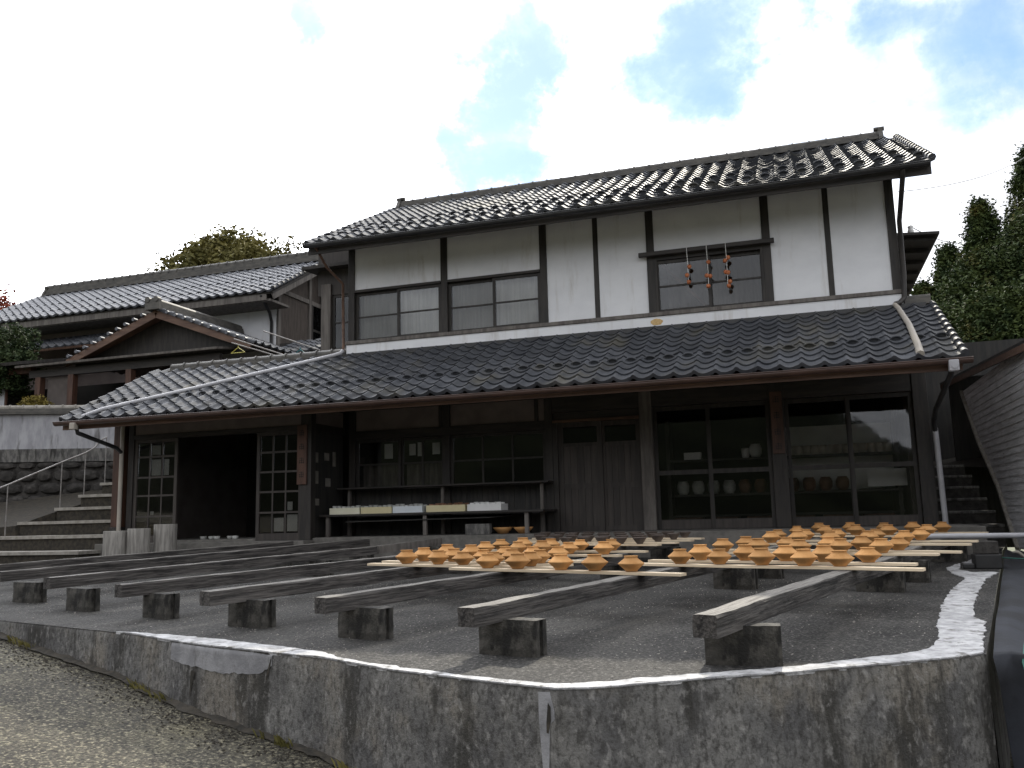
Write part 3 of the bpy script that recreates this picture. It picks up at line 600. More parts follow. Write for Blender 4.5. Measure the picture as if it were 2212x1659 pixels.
bx('room_divider', 'inner', 3.62,3.68,.2,5.3,-.26,2.5); bx('room_rear', 'inner', 3.7,9.04,3.0,3.06,-.26,2.5); bx('room_rear', 'inner', -.1,3.6,2.0,2.06,-.26,2.5)
# ---- link building at the left rear corner
bx('link_post', 'greywood', -1.20,-.99,.95,1.12,2.3,4.62, bevel=.006); bx('link_wall', 'doorwood', -1.3,-.06,1.0,1.06,4.40,5.3); bx('link_wall', 'boardwall', -1.3,-.06,1.25,1.3,2.3,5.3)
window(-.98,-.07,2.75,4.40,1.02,1,3,.05,.03, gm='glass_dusty'); P('link_roof', 'darkwood', lambda b: b.slab((-1.5,.7,4.95),(-.06,.7,4.95),(-.06,4,5.2),(-1.5,4,5.2),.06))
# ---- roofs
ePX, TOPZ = 2.2, 2.935; PITCH1 = (2.935-1.80)/2.2
def r1z(y): return TOPZ + PITCH1*y
lr = MB(); lr.slab((-4.30,-2.2,r1z(-2.2)-.035),(9.50,-2.2,r1z(-2.2)-.035),(9.50,.06,r1z(.06)-.035),(-4.30,.06,r1z(.06)-.035),.05)
lrp = lr.build('lower_roof', 'darkwood', H)
es1 = Vector((0,-1,-PITCH1)).normalized(); L1 = 2.28*math.sqrt(1+PITCH1**2)/11
R1 = Roof(lrp, H, (-4.32,.03,r1z(.03)+.01), (1,0,0), es1, 51, 11, .2712, L1, (7,))
up0, up1, UZ0, UZ1 = -.90, 2.73, 4.80, 6.66; PITCH2 = (UZ1-UZ0)/(up1-up0)
ur = MB(); ur.slab((-.38,up0,UZ0-.04),(9.58,up0,UZ0-.04),(9.58,up1,UZ1-.04),(-.38,up1,UZ1-.04),.05)
ur.slab((9.58,up1*2-up0,UZ0),(-.38,up1*2-up0,UZ0),(-.38,up1,UZ1),(9.58,up1,UZ1),.09)
urp = ur.build('upper_roof', 'darkwood', H)
es2 = Vector((0,-(up1-up0),-(UZ1-UZ0))).normalized(); LL = math.hypot(up1-up0, UZ1-UZ0)
R2 = Roof(urp, H, (-.42,up1,UZ1+.01), (1,0,0), es2, 37, 17, .2712, (LL+.06)/17, (11,14))
lay_tiles([R1, R2], 300)
ridge(urp, -.30, 9.34, up1, UZ1-.01, 2, cap=.062, wid=.24, os=.75); ridge(lrp, -3.95, -.08, .06, 2.90, 2, oni=False, wid=.26)
MB().box(-.06,9.45,-.13,-.075,2.885,2.952).build('flashing', 'metal_dark', lrp); MB().box(9.17,9.52,-.12,.12,2.93,3.02).tube([(9.17,0,3.04),(9.53,0,3.04)], .055, 10).build('ridge', 'ridge', lrp)
# rafters, barge boards, purlin ends
for i in range(31):
    x = -4.15 + i*.455; MB().bar((x,-2.1,r1z(-2.1)-.125),(x,.0,r1z(0)-.125),.045,.07).build('rafter', 'darkwood', lrp)
for i in range(22):
    x = -.25 + i*.455; MB().bar((x,-.82,UZ0+.08*PITCH2-.135),(x,.1,UZ0+1.0*PITCH2-.135),.045,.07).build('rafter', 'darkwood', urp)
MB().box(-4.3,9.5,-2.19,-2.16,r1z(-2.2)-.17,r1z(-2.2)-.085).build('fascia_board', 'brownwood', lrp); MB().box(-.38,9.58,-.89,-.86,UZ0-.19,UZ0-.09).build('fascia_board', 'darkwood_x', urp)
MB().box(-4.2,9.45,-1.55,-1.42,1.83,1.97).build('eave_beam', 'darkwood_x', lrp)
for x in (-.36, 9.55): MB().bar((x,-.85,UZ0-.10),(x,2.75,UZ1-.10),.035,.16).build('barge_board', 'darkwood_x', urp)
for x in (-4.28, 9.48): MB().bar((x,-2.15,r1z(-2.2)-.11),(x,.03,r1z(0)-.09),.035,.13).build('barge_board', 'brownwood', lrp)
for y, z in ((-.02,5.07),(2.73,6.2)): MB().box(9.16,9.70,y-.08,y+.08,z-.13,z+.03).build('purlin_end', 'darkwood_x', urp)
MB().box(-.6,-.05,-.09,.05,4.98,5.13).build('purlin_end', 'darkwood_x', urp)
# verge cover tiles along the right edge of the lower roof
for k in range(11):
    y0 = -.05-k*.2; MB().tube([(9.53,y0,r1z(y0)+.035),(9.53,y0-.21,r1z(y0-.21)+.055)], [.040,.052], 8).build('verge_tile', 'tile', lrp)
for k in range(17):
    t0, t1 = k/17, (k+1)/17; a = Vector((9.60,up1,UZ1)).lerp(Vector((9.60,up0,UZ0)), t0); c = Vector((9.60,up1,UZ1)).lerp(Vector((9.60,up0,UZ0)), t1+.005)
    MB().tube([a+Vector((0,0,.03)), c+Vector((0,0,.05))], [.042,.054], 8).build('verge_tile', 'tile', urp)
# gutters and pipes
def gutter(x0, x1, y, z, r, mt, parent):
    b = MB(); n = 8; th = .006; seg = 24; vs = []
    for i in range(seg+1):
        x = x0+(x1-x0)*i/seg; zz = z - .03*math.sin(math.pi*i/seg)*.6 + .006*nz(x*2, y)
        for k in range(n+1):
            t = math.pi + math.pi*k/n; vs.append((x, y+r*math.cos(t), zz+r*math.sin(t)))
        for k in range(n+1):
            t = 2*math.pi - math.pi*k/n; vs.append((x, y+(r-th)*math.cos(t), zz+(r-th)*math.sin(t)))
    c = 2*(n+1); b.add(vs, [(i*c+k, i*c+(k+1)%c, (i+1)*c+(k+1)%c, (i+1)*c+k) for i in range(seg) for k in range(c)], True)
    b.tube([(x0, y-r, z+.004)]+[(x0+(x1-x0)*i/12, y-r, z+.004-.018*math.sin(math.pi*i/12)) for i in range(1,12)]+[(x1, y-r, z+.004)], .007, 6)
    return b.build('gutter', mt, parent)
gutter(-4.36,9.60,-2.29,r1z(-2.2)-.05,.062,'metal_brown',lrp); gutter(-.40,9.56,-.99,UZ0-.05,.055,'metal_dark',urp)
MB().tube([(-.20,-.95,4.72),(-.18,-.6,4.45),(-.12,-.12,4.25),(-.115,-.10,3.1),(-.115,-.11,2.99)], .026, 8).build('downpipe', 'brownwood', H)
MB().tube([(-.115,-.12,3.02),(-.13,-.16,2.97),(-.22,-.22,2.93),(-.6,-.42,r1z(-.42)+.10),(-2.2,-1.3,r1z(-1.3)+.09),(-3.6,-2.04,r1z(-2.04)+.085),(-3.85,-2.24,r1z(-2.2)+.03)], .034, 8).build('downpipe', 'pipe_grey', H)
MB().tube([(9.02,-.24,2.93),(9.05,-.4,r1z(-.4)+.10),(9.07,-1.2,r1z(-1.2)+.115),(9.06,-1.9,r1z(-1.9)+.085),(9.04,-2.24,r1z(-2.2)+.05)], [.032,.036,.04,.046,.05], 8).build('downpipe', 'pipe_pale', H)
MB().tube([(9.20,-.97,4.70),(9.20,-.93,4.62),(9.205,-.35,4.36),(9.20,-.11,4.22),(9.195,-.10,3.4),(9.17,-.10,3.05),(9.10,-.16,2.97),(9.03,-.23,2.94)], .036, 8).build('downpipe', 'darkwood', H)
MB().tube([(9.38,-2.29,1.70),(9.36,-2.2,1.58),(9.34,-.9,1.30),(9.38,-.28,1.18),(9.40,-.20,1.05)], .035, 8).build('downpipe', 'metal_dark', H)
MB().tube([(9.40,-.20,1.10),(9.42,-.20,-.265)], .038, 8).build('downpipe', 'pipe_grey', H)
MB().tube([(-3.92,-2.29,1.70),(-3.92,-2.25,1.56),(-3.84,-1.45,1.36),(-3.82,-1.34,1.28)], .036, 8).build('downpipe', 'metal_dark', H)
MB().tube([(-3.82,-1.33,1.92),(-3.82,-1.33,-.30)], .036, 8).build('downpipe', 'pipe_pale', H)
MB().box(9.325,9.435,-2.385,-2.28,1.60,1.735).tube([(9.38,-2.40,1.665),(9.38,-2.28,1.665)],.038,10).build('rain_head', 'pipe_grey', H, bevel=.01); MB().box(-3.975,-3.875,-2.385,-2.28,1.61,1.72).build('rain_head', 'pipe_pale', H, bevel=.01)
# ---- things seen inside the glazed rooms
shelf = thing('display_shelf', 'dark shelf rack of pots inside the glazed doors on the right', 'shelf', (7.3,.8,-.26))
for z in (.84, .28, -.05): MB().box(5.5,9.0,.55,.95,z-.03,z).build('shelf_board', 'darkwood_x', shelf)
for x in (5.5, 7.25, 8.95): MB().box(x-.03,x+.03,.56,.94,-.26,1.5).build('shelf_post', 'darkwood', shelf)
MB().box(7.35,9.0,.97,.99,.30,1.32).build('back_paper', 'paper', shelf); MB().box(8.5,9.05,.50,.52,.32,.58).build('paper_sheet', 'paper', shelf)
def pot_on(x, y, z, kind, label, group):
    prof = {'cup': [(.0,.0),(.045,.0),(.06,.03),(.066,.10),(.062,.155),(.055,.155),(.055,.03),(0,.02)], 'jar': [(.0,0),(.06,0),(.095,.06),(.10,.14),(.085,.19),(.07,.20),(.075,.215),(.06,.215),(.05,.1),(0,.05)]}[kind[0]]
    o = MB().lathe(prof, 14).build('shelf_pot', kind[1]); o.location = (x, y, z); tag(o, label, 'pot', group)
k = 0
for i in range(13):
    x = 7.42+i*.118; pot_on(x, .72, .841, ('cup','palepot'), 'pale tall cup on the upper shelf behind the right glazed doors, %s from left' % ORD[i], 'pale cups on the upper shelf')
for i in range(11):
    x = 5.7+i*.245; pot_on(x, .72, .281, ('jar', 'brownware' if i > 3 else 'ware'), ('brown jar on the middle shelf behind the glazed doors, %s brown one from left' % ORD[i-4]) if i > 3 else ('grey jar on the middle shelf behind the glazed doors, %s from left' % ORD[i]), 'brown jars on the middle shelf' if i > 3 else 'grey jars on the middle shelf')
pot_on(6.72,.7,.841,('cup','whitebox'),'small white cup on the upper shelf left of the sign post','white cups beside the sign post'); pot_on(6.88,.7,.841,('jar','whitebox'),'rounder white jar on the upper shelf just left of the sign post',None)
o = MB().box(5.75,6.02,.62,.8,.842,.96).build('small_box', 'whitebox'); tag(o, 'small pale box on the upper shelf behind the leftmost glazed door', 'box')
red = MB()
for i in range(6): red.box(5.6+i*.57,6.05+i*.57,.58,.9,-.258,-.12+.03*(i%3))
for i in range(6):
    x = 5.55+i*.57; o = MB().box(x,x+.45,.58,.9,-.258,-.085).build('low_crate', 'redwood', bevel=.005); tag(o, 'low red-brown crate under the shelves, %s from the left' % ORD[i], 'crate', 'crates under the display shelf')
for i in range(5):
    o = MB().lathe([(0,0),(.04,0),(.055,.05),(.06,.09),(.05,.09),(0,.02)], 12).build('small_cup', 'ware'); o.location = (-2.5+i*.14+(.1 if i > 2 else 0), YF+.45+.05*(i%2), -.304); tag(o, 'small pale cup on the floor inside the shop doorway, %s from left' % ORD[i], 'cup', 'cups inside the shop doorway')
# interior window things in the middle bay
for i, (x, z, h_, w_) in enumerate(((.58,1.06,.26,.16),(1.06,1.1,.2,.12),(1.22,1.08,.24,.12),(1.5,1.1,.2,.14))):
    o = MB().box(x,x+w_,.14,.145,z,z+h_).build('paper_sheet', 'paper'); tag(o, 'pale paper sheet inside the middle window, %s from the left' % ORD[i], 'paper', 'papers inside the middle window')
curtain(1.0,1.76,.56,.95,.16,'greywood',.01,'screen'); curtain(.15,.92,.56,.95,.16,'greywood',.01,'screen')

# ------------------------------------------------------------------ bench, trays and things under the eaves
bench = thing('display_bench', 'long dark two tier bench against the boarded wall', 'bench', (1.85,-.6,-.27))
MB().box(-.05,3.72,-.42,-.08,.525,.555).build('top_shelf', 'darkwood_x', bench, bevel=.004); MB().box(-.08,3.78,-.95,-.10,.065,.10).build('table_top', 'darkwood_x', bench, bevel=.004)
for x in (.05,1.80,3.50): MB().box(x-.03,x+.03,-.90,-.84,-.264,.064).build('leg', 'greywood', bench)
for x in (.12,1.86,3.58): MB().box(x-.03,x+.03,-.30,-.24,-.264,.064).build('leg', 'greywood', bench); MB().box(x-.025,x+.025,-.30,-.25,.101,.524).build('shelf_support', 'greywood', bench)
MB().slab((.4,-.93,-.02),(2.9,-.93,-.0),(3.4,-.2,.05),(.4,-.2,.05),.012).build('slung_sheet', 'boardwall', bench)
for i, (x0, x1, mt, lab) in enumerate(((.10,.65,'cream','cream tray of small cups at the left end of the bench'),(.68,1.23,'yellow','pale yellow tray of cups second on the bench'),(1.25,1.77,'bluewhite','pale blue tray of cups in the middle of the bench'),(1.84,2.50,'yellow','yellow wooden tray of dark cups fourth on the bench'),(2.54,3.10,'whitebox','white tray at the right of the row on the bench'))):
    t = thing('tray', lab, 'tray', ((x0+x1)/2,-.75,.101), 'trays on the bench')
    b = MB().box(x0,x1,-.92,-.905,.101,.205).box(x0,x1,-.60,-.585,.101,.205).box(x0,x0+.015,-.905,-.60,.101,.205).box(x1-.015,x1,-.905,-.60,.101,.205).box(x0+.015,x1-.015,-.905,-.60,.101,.115); b.build('tray_box', mt, t)
    rnd = random.Random(i)
    for r_ in range(2):
        for c_ in range(6):
            x = x0+.06+(x1-x0-.12)*c_/5; MB().lathe([(0,0),(.025,0),(.038,.05),(.04,.11+rnd.uniform(-.005,.02)),(.034,.11),(0,.02)], 8, (x,-.85+.17*r_,.116)).build('cup', 'brownware' if i == 3 else ('ware' if i < 4 else 'whitebox'), t)
o = MB().box(2.52,2.92,-.98,-.86,-.264,-.10).build('concrete_block', 'conc', bevel=.008); tag(o, 'pale concrete block on the apron in front of the bench', 'block')
for i in range(2):
    o = MB().lathe([(0,0),(.07,0),(.13,.06),(.16,.10),(.15,.10),(.12,.06),(0,.02)], 18).build('basin', 'clay'); o.location = (3.02+.34*i,-.62,-.264); tag(o, 'shallow orange clay basin under the bench, %s' % ('left one' if i == 0 else 'right one'), 'basin', 'basins under the bench')
# dried persimmon strings
for i, (x, fruits) in enumerate(((6.06,((6.085,3.87),(6.045,3.73),(6.065,3.62))),(6.37,((6.385,3.91),(6.35,3.69),(6.40,3.68),(6.365,3.52))),(6.665,((6.69,3.95),(6.645,3.90),(6.645,3.72),(6.68,3.705),(6.70,3.56),(6.68,3.49))))):
    t = thing('persimmon_string', 'string of %s dried persimmons hanging from the window rail, %s' % (('three','four','six')[i], ('leftmost','middle','rightmost')[i]), 'persimmons', (x,-.1,3.45), 'strings of dried persimmons')
    zb = min(z for _, z in fruits); MB().tube([(x,-.15,4.19),(x,-.155,4.1),(x+.004,-.13,3.9),(x,-.12,zb)], .0055, 5).tube([(x,-.06,4.188),(x,-.15,4.189)], .0055, 5).build('string', 'string', t)
    for k, (fx, fz) in enumerate(fruits):
        o = MB().lathe([(.001,-.036),(.018,-.033),(.030,-.020),(.035,0),(.033,.016),(.022,.029),(.008,.031),(.001,.028)], 12, (fx,-.115-.012*(k%2),fz)).build('persimmon', 'persimmon', t)
        MB().tube([(fx,-.115-.012*(k%2),fz+.028),(fx,-.118,fz+.045)], .004, 4).build('stem', 'ink', t)

# ------------------------------------------------------------------ drying racks: beams, blocks, planks, pots
U = Vector((-.9604,.2786,0)); V = Vector((.2786,.9604,0))
def uv(u, v): return U*u + V*v
def beam_obj(p, q, wd=None, ht=.105, seed=0):
    """p,q: centre line of the top face"""
    wd = wd or (.104, .118, .110, .122, .100, .115, .108, .12)[seed % 8]
    p, q = Vector(p), Vector(q); L = (q-p).length; b = MB(); n = max(6, int(L/.07)); m_ = 10
    sec = [(-.5,-1),(-.2,-1),(.2,-1),(.5,-1),(.5,-.6),(.5,-.12),(.46,0),(.2,.0),(-.2,.0),(-.46,0),(-.5,-.12),(-.5,-.6)]
    vs = []; m_ = len(sec)
    for i in range(n+1):
        x = L*i/n
        for (a, c) in sec:
            f_ = 1 - .35*max(0, nz(x*1.3+seed*7, a*3, c*3+seed) - .35)
            vs.append((x, a*wd*f_ + .007*nz(x*2.1, a*5, seed+c*4) + .022*nz(x*.35, 3, seed) + .004*nz(x*9, a*8, c*8+seed), c*ht + .005*nz(x*3, a*6, c*4+seed*3) - (.006*abs(nz(x*4, a*3, seed)) if c == 0 else 0) - (.006*max(0, nz(x*2.3, a*9, seed+5)) if c == 0 and abs(a) > .4 else 0)))
    b.add(vs, [(i*m_+k, i*m_+(k+1)%m_, (i+1)*m_+(k+1)%m_, (i+1)*m_+k) for i in range(n) for k in range(m_)])
    b.add(vs[:m_], [tuple(range(m_))]); b.add(vs[-m_:], [tuple(range(m_))[::-1]])
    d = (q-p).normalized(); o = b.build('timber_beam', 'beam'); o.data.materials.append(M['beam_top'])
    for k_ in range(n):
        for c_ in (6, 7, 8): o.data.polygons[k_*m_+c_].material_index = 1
    sd = Vector((0,0,1)).cross(d).normalized(); upv = d.cross(sd); mm = Matrix((d, sd, upv)).transposed().to_4x4(); mm.translation = p; o.matrix_world = mm
    return o
def btop(x, y): return gz(x, y) + .295
def on(u, v, dz=0.0):
    c = uv(u, v); return (c.x, c.y, btop(c.x, c.y)+dz)
BG = 'weathered beams laid on concrete blocks'
beams = [(on(-9.37,-7.02), on(-9.42,-2.75), 'thick grey timber beam nearest the white mortar corner, under the right pots'),
         (on(-8.05,-7.22), on(-8.05,-2.62), 'grey timber beam second from the right, its near end between the two nearest blocks'),
         (on(-6.79,-7.12), on(-6.82,-2.9), 'grey timber beam third from the right, under the front left row of pots'),
         (on(-5.60,-7.12), on(-5.65,-2.7), 'grey timber beam fourth from the right, with a long pale top edge'),
         (on(-4.31,-7.0), on(-4.35,-1.2), 'grey timber beam fifth from the right, just left of the pots'),
         (on(-2.83,-6.8), (1.90,-2.86,-.36), 'long grey timber beam sixth from the right, in line with a paler squared timber'),
         ((-.46,-6.70,-.44), (1.18,-1.66,-.285), 'long grey timber beam second from the back on the left'),
         ((-1.72,-5.60,-.42), (.10,-2.05,-.29), 'rearmost grey timber beam on the left, nearest the stone steps')]
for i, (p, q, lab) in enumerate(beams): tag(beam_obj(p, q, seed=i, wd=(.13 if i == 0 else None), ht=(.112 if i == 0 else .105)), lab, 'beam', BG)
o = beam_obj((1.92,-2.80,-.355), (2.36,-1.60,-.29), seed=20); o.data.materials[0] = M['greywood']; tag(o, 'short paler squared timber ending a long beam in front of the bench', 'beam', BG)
for i, (u, va, vb, lab) in enumerate(((-9.40,-2.68,.75,'far beam under the rear right rows of pots, right-hand one'),(-8.02,-2.55,.75,'far beam under the rear right rows of pots, left-hand one'),(-6.15,-2.3,-.1,'far beam under the grey bowls, right-hand one'),(-5.05,-2.3,-.1,'far beam under the grey bowls, left-hand one'))):
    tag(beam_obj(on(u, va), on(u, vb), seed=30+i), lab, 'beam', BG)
def block(ax, ay, bx_, by_, lab, hollow=True, h=.203, L=None):
    a = Vector((ax, ay, 0)); b_ = Vector((bx_, by_, 0)); d = (b_-a).normalized(); Lx = .40; dp = .13; z = gz(ax, ay)-.002
    o = MB(); ch = .03
    # body with end grooves, and a worn chipped top
    nx, nzz = 10, 5; vs = []
    def pt(i, j, y): 
        x = Lx*i/nx; zz = h*j/nzz; e = .006*nz(ax*5+x*14, y*20, zz*14) - (.006 if (j in (0, nzz) or i in (0, nx)) else 0)
        return (x + (.006 if i == 0 else (-.006 if i == nx else 0)) + .002*nz(zz*30, x*9, ax), y + (e if y > .05 else -e) + 0, zz + (.004*nz(x*20, ay) if j == nzz else 0))
    F = [pt(i, j, 0.0) for j in range(nzz+1) for i in range(nx+1)]; Bk = [pt(i, j, dp) for j in range(nzz+1) for i in range(nx+1)]
    W = nx+1; n = len(F)
    o.add(F, [(j*W+i, j*W+i+1, (j+1)*W+i+1, (j+1)*W+i) for j in range(nzz) for i in range(nx)]); o.add(Bk, [(j*W+i, (j+1)*W+i, (j+1)*W+i+1, j*W+i+1) for j in range(nzz) for i in range(nx)])
    A = F+Bk
    o.add(A, [(nzz*W+i, nzz*W+i+1, n+nzz*W+i+1, n+nzz*W+i) for i in range(nx)] + [(i, n+i, n+i+1, i+1) for i in range(nx)])
    gr = []
    for side in (0, nx):           # ends: recessed vertical groove
        for j in range(nzz):
            p0, p1, q0, q1 = Vector(A[j*W+side]), Vector(A[(j+1)*W+side]), Vector(A[n+j*W+side]), Vector(A[n+(j+1)*W+side]); s_ = .022 if side == 0 else -.022
            m0, m1, k0, k1 = p0.lerp(q0,.35), p1.lerp(q1,.35), p0.lerp(q0,.65), p1.lerp(q1,.65); M0, M1, K0, K1 = [v+Vector((s_,0,0)) for v in (m0,m1,k0,k1)]
            o.add([p0,p1,m1,m0,M1,M0,K1,K0,k1,k0,q1,q0], [(0,1,2,3),(3,2,4,5),(5,4,6,7),(7,6,8,9),(9,8,10,11)] if side == 0 else [(3,2,1,0),(5,4,2,3),(7,6,4,5),(9,8,6,7),(11,10,8,9)])
    ob = o.build('concrete_block', 'block'); ob.location = (ax, ay, z); ob.rotation_euler = (0, 0, math.atan2(d.y, d.x)); tag(ob, lab, 'block', 'concrete blocks under the beams'); return ob
near = [(7.00,-9.058,7.377,-9.037),(5.684,-8.904,6.067,-8.996),(4.502,-8.455,4.891,-8.558),(3.349,-8.069,3.797,-8.182),(2.205,-7.662,2.695,-7.861),(1.034,-7.302,1.466,-7.459),(-.179,-6.776,.247,-6.865)]
for i, c in enumerate(near): block(*c, ('dark concrete block under the near end of the rightmost beam' if i == 0 else 'mossy concrete block under a near beam end, %s from the right' % ORD[i]))
block(6.692,-5.342,7.122,-5.45,'dark concrete block under the middle of the second beam, below the right pots'); block(7.924,-5.54,8.346,-5.634,'dark concrete block under the middle of the rightmost beam, below the right pots')
nm = ['under the far end of the third beam','under the far end of the fourth beam','under the middle of the fifth beam','under the far end of the sixth beam']
for i, (u, v) in enumerate(((-6.82,-3.1),(-5.65,-2.95),(-4.33,-2.6),(-2.75,-3.4))):
    c = uv(u, v); a = c - U*(-.195); block(c.x-.187, c.y+.055, c.x+.187, c.y-.055, 'concrete block %s from the right' % nm[i])
for i, (u, v, lb) in enumerate(((-9.40,.3,'rear right'),(-8.02,.3,'rear left'),(-9.40,-2.2,'front right'),(-8.02,-2.2,'front left'))):
    c = uv(u, v); block(c.x-.187, c.y+.055, c.x+.187, c.y-.055, 'concrete block under the far beams of the right pots, %s' % lb)
for i, (u, v, lb) in enumerate(((-6.15,-.5,'rear right'),(-5.05,-.5,'rear left'),(-6.15,-1.9,'front right'),(-5.05,-1.9,'front left'))):
    c = uv(u, v); block(c.x-.187, c.y+.055, c.x+.187, c.y-.055, 'concrete block under the beams of the grey bowls, %s' % lb)
block(1.02,-1.95,1.39,-2.05,'concrete block under the far end of the second beam from the back',h=.24); block(-.12,-2.32,.25,-2.42,'concrete block under the far end of the rearmost beam',h=.24)
block(-1.45,-5.15,-1.08,-5.3,'concrete block under the near end of the rearmost beam',h=.18); block(2.12,-1.85,2.49,-1.95,'concrete block under the short paler timber',h=.24)
# planks and pots
def plank(u0, u1, v, lab, wd=.125, skew=0.0):
    L = abs(u1-u0); b = MB(); n = 14; vs = []; sec = [(-.5,0),(.5,0),(.5,1),(-.5,1)]
    for i in range(n+1):
        x = L*i/n; e = min(1, .86+min(i, n-i)*.07)
        for a, c in sec: vs.append((x, a*wd*e + .004*nz(x*2, u0, v), c*.020 + .004*nz(x*1.2, v*3, u0)))
    b.add(vs, [(i*4+k, i*4+(k+1)%4, (i+1)*4+(k+1)%4, (i+1)*4+k) for i in range(n) for k in range(4)]); b.add(vs[:4], [(3,2,1,0)]); b.add(vs[-4:], [(0,1,2,3)])
    o = b.build('drying_plank', 'plank'); p, q = uv(u0, v), uv(u1, v+skew); p.z = btop(p.x, p.y); q.z = btop(q.x, q.y); d = (q-p).normalized()
    sd = Vector((0,0,1)).cross(d).normalized(); mm = Matrix((d, sd, d.cross(sd))).transposed().to_4x4(); mm.translation = p + Vector((0,0,.001)); o.matrix_world = mm
    tag(o, lab, 'plank', 'planks carrying the pots'); return o
PP = [(.0,.0),(.042,.0),(.048,.002),(.050,.009),(.062,.022),(.086,.043),(.1015,.057),(.1045,.0615),(.1035,.065),(.094,.071),(.074,.086),(.058,.099),(.0525,.105),(.0515,.110),(.054,.115),(.0575,.118),(.0565,.122),(.051,.1215),(.045,.113),(.044,.106),(.062,.088),(.087,.066),(.07,.045),(.04,.02),(0,.012)]
pot_me = [MB().lathe([(r*(1+.015*math.sin(k*2+z*20)), z*(1+.03*math.cos(k*3))) for r, z in PP], 40).mesh('clay_pot') for k in range(5)]
for me in pot_me: me.materials.append(M['clay'])
RROWS = [(-4.36,(-8.09,-8.42,-8.77,-9.10,-9.36)),(-3.95,(-8.10,-8.49,-8.83,-9.14,-9.47)),(-2.88,(-7.89,-8.24,-8.63,-9.00,-9.35)),(-2.52,(-7.99,-8.40,-8.80,-9.10,-9.42)),(-1.42,(-7.89,-8.19,-8.53,-8.92,-9.27)),(-.87,(-7.79,-8.11,-8.46,-8.88,-9.33)),(.17,(-7.71,-8.06,-8.42,-8.80,-9.23)),(.88,(-7.79,-8.19,-8.61,-8.95,-9.29))]
LROWS = [(-5.12,(-6.67,-6.98,-7.40,-7.71,-8.02),-6.3,-8.45),(-4.87,(-5.55,-5.93,-6.22,-6.56,-6.94),-5.10,-7.2),(-4.56,(-5.51,-5.87,-6.22,-6.55,-6.84),-5.0,-7.15),(-4.16,(-5.47,-5.78,-6.19,-6.51,-6.79),-4.85,-7.05),(-3.43,(-5.42,-5.84,-6.14,-6.46,-6.87),-4.9,-7.05),(-2.87,(-5.23,-5.54,-5.91,-6.28,-6.66),-4.85,-7.05)]
def put(me, u, v, lab, cat, grp, name):
    o = bpy.data.objects.new(name, me); COL.objects.link(o); c = uv(u, v); o.location = (c.x, c.y, btop(c.x, c.y)+.0215+.001); o.rotation_euler = (random.uniform(-.010,.010), random.uniform(-.010,.010), random.uniform(0,6.28)); s_ = random.uniform(.95,1.04); o.scale = (s_*random.uniform(.99,1.01), s_, s_*random.uniform(.96,1.05)); tag(o, lab, cat, grp)
FB = ['front','second','third','fourth','fifth','sixth','seventh','rear']
for j, (v, us) in enumerate(RROWS):
    plank(-7.62, -9.86+random.uniform(-.10,.08), v, 'pale plank of the right-hand pots, %s plank from the front' % FB[j].replace('front','first'), skew=random.uniform(-.02,.02))
    for i, u in enumerate(us): put(random.choice(pot_me), u, v+random.uniform(-.012,.012), 'orange clay pot on the %s plank of the right rows, %s from left' % (FB[j], ORD[i]), 'pot', 'orange clay pots drying on planks', 'clay_pot')
FB = ['front','second','third','fourth','fifth','rear']
for j, (v, us, u0, u1) in enumerate(LROWS):
    plank(u0, u1, v, 'pale plank of the left-hand pots, %s plank from the front' % FB[j].replace('front','first'), skew=random.uniform(-.02,.02))
    for i, u in enumerate(us): put(random.choice(pot_me), u, v+random.uniform(-.01,.01), 'orange clay pot on the %s plank of the left rows, %s from left' % (FB[j], ORD[i]), 'pot', 'orange clay pots drying on planks', 'clay_pot')
bowl_me = MB().lathe([(0,0),(.036,0),(.038,.008),(.05,.022),(.072,.055),(.085,.072),(.087,.078),(.083,.079),(.068,.055),(.045,.024),(0,.016)], 20).mesh('grey_bowl'); bowl_me.materials.append(M['bowl'])
for j, (v, u0, u1, nb) in enumerate(((-1.72,-5.15,-6.42,6),(-1.28,-4.75,-6.45,8),(-.82,-4.45,-6.45,9),(-.36,-4.25,-6.40,10))):
    plank(u0+.2, u1-.25, v, 'pale plank under the grey bowls, %s plank from the front' % ORD[j], wd=.14)
    for i in range(nb): put(bowl_me, u0+(u1-u0)*i/(nb-1), v, 'dark grey unfired bowl on the %s plank of bowls, %s from left' % (('front','second','third','rear')[j], ORD[i]), 'bowl', 'grey bowls drying on planks', 'grey_bowl')
# pale clay cylinders by the steps
for i, (x, y, r_, ztop) in enumerate(((-2.79,-2.5,.195,-.075),(-2.43,-2.42,.172,-.045),(-2.19,-2.10,.178,.012))):
    z0 = gz(x, y)-.002; h_ = ztop-z0
    o = MB().lathe([(0,0),(r_,0),(r_*1.01,.01),(r_*.99,h_*.5),(r_,h_-.01),(r_*.985,h_),(r_*.80,h_),(r_*.79,h_-.01),(r_*.79,h_*.4),(0,h_*.4)], 28).build('clay_pipe', 'palewood'); o.location = (x, y, z0); tag(o, 'pale upright clay pipe by the shop corner, %s' % ('leftmost and nearest','in the middle','rightmost, standing behind the others')[i], 'pipe', 'upright clay pipes')
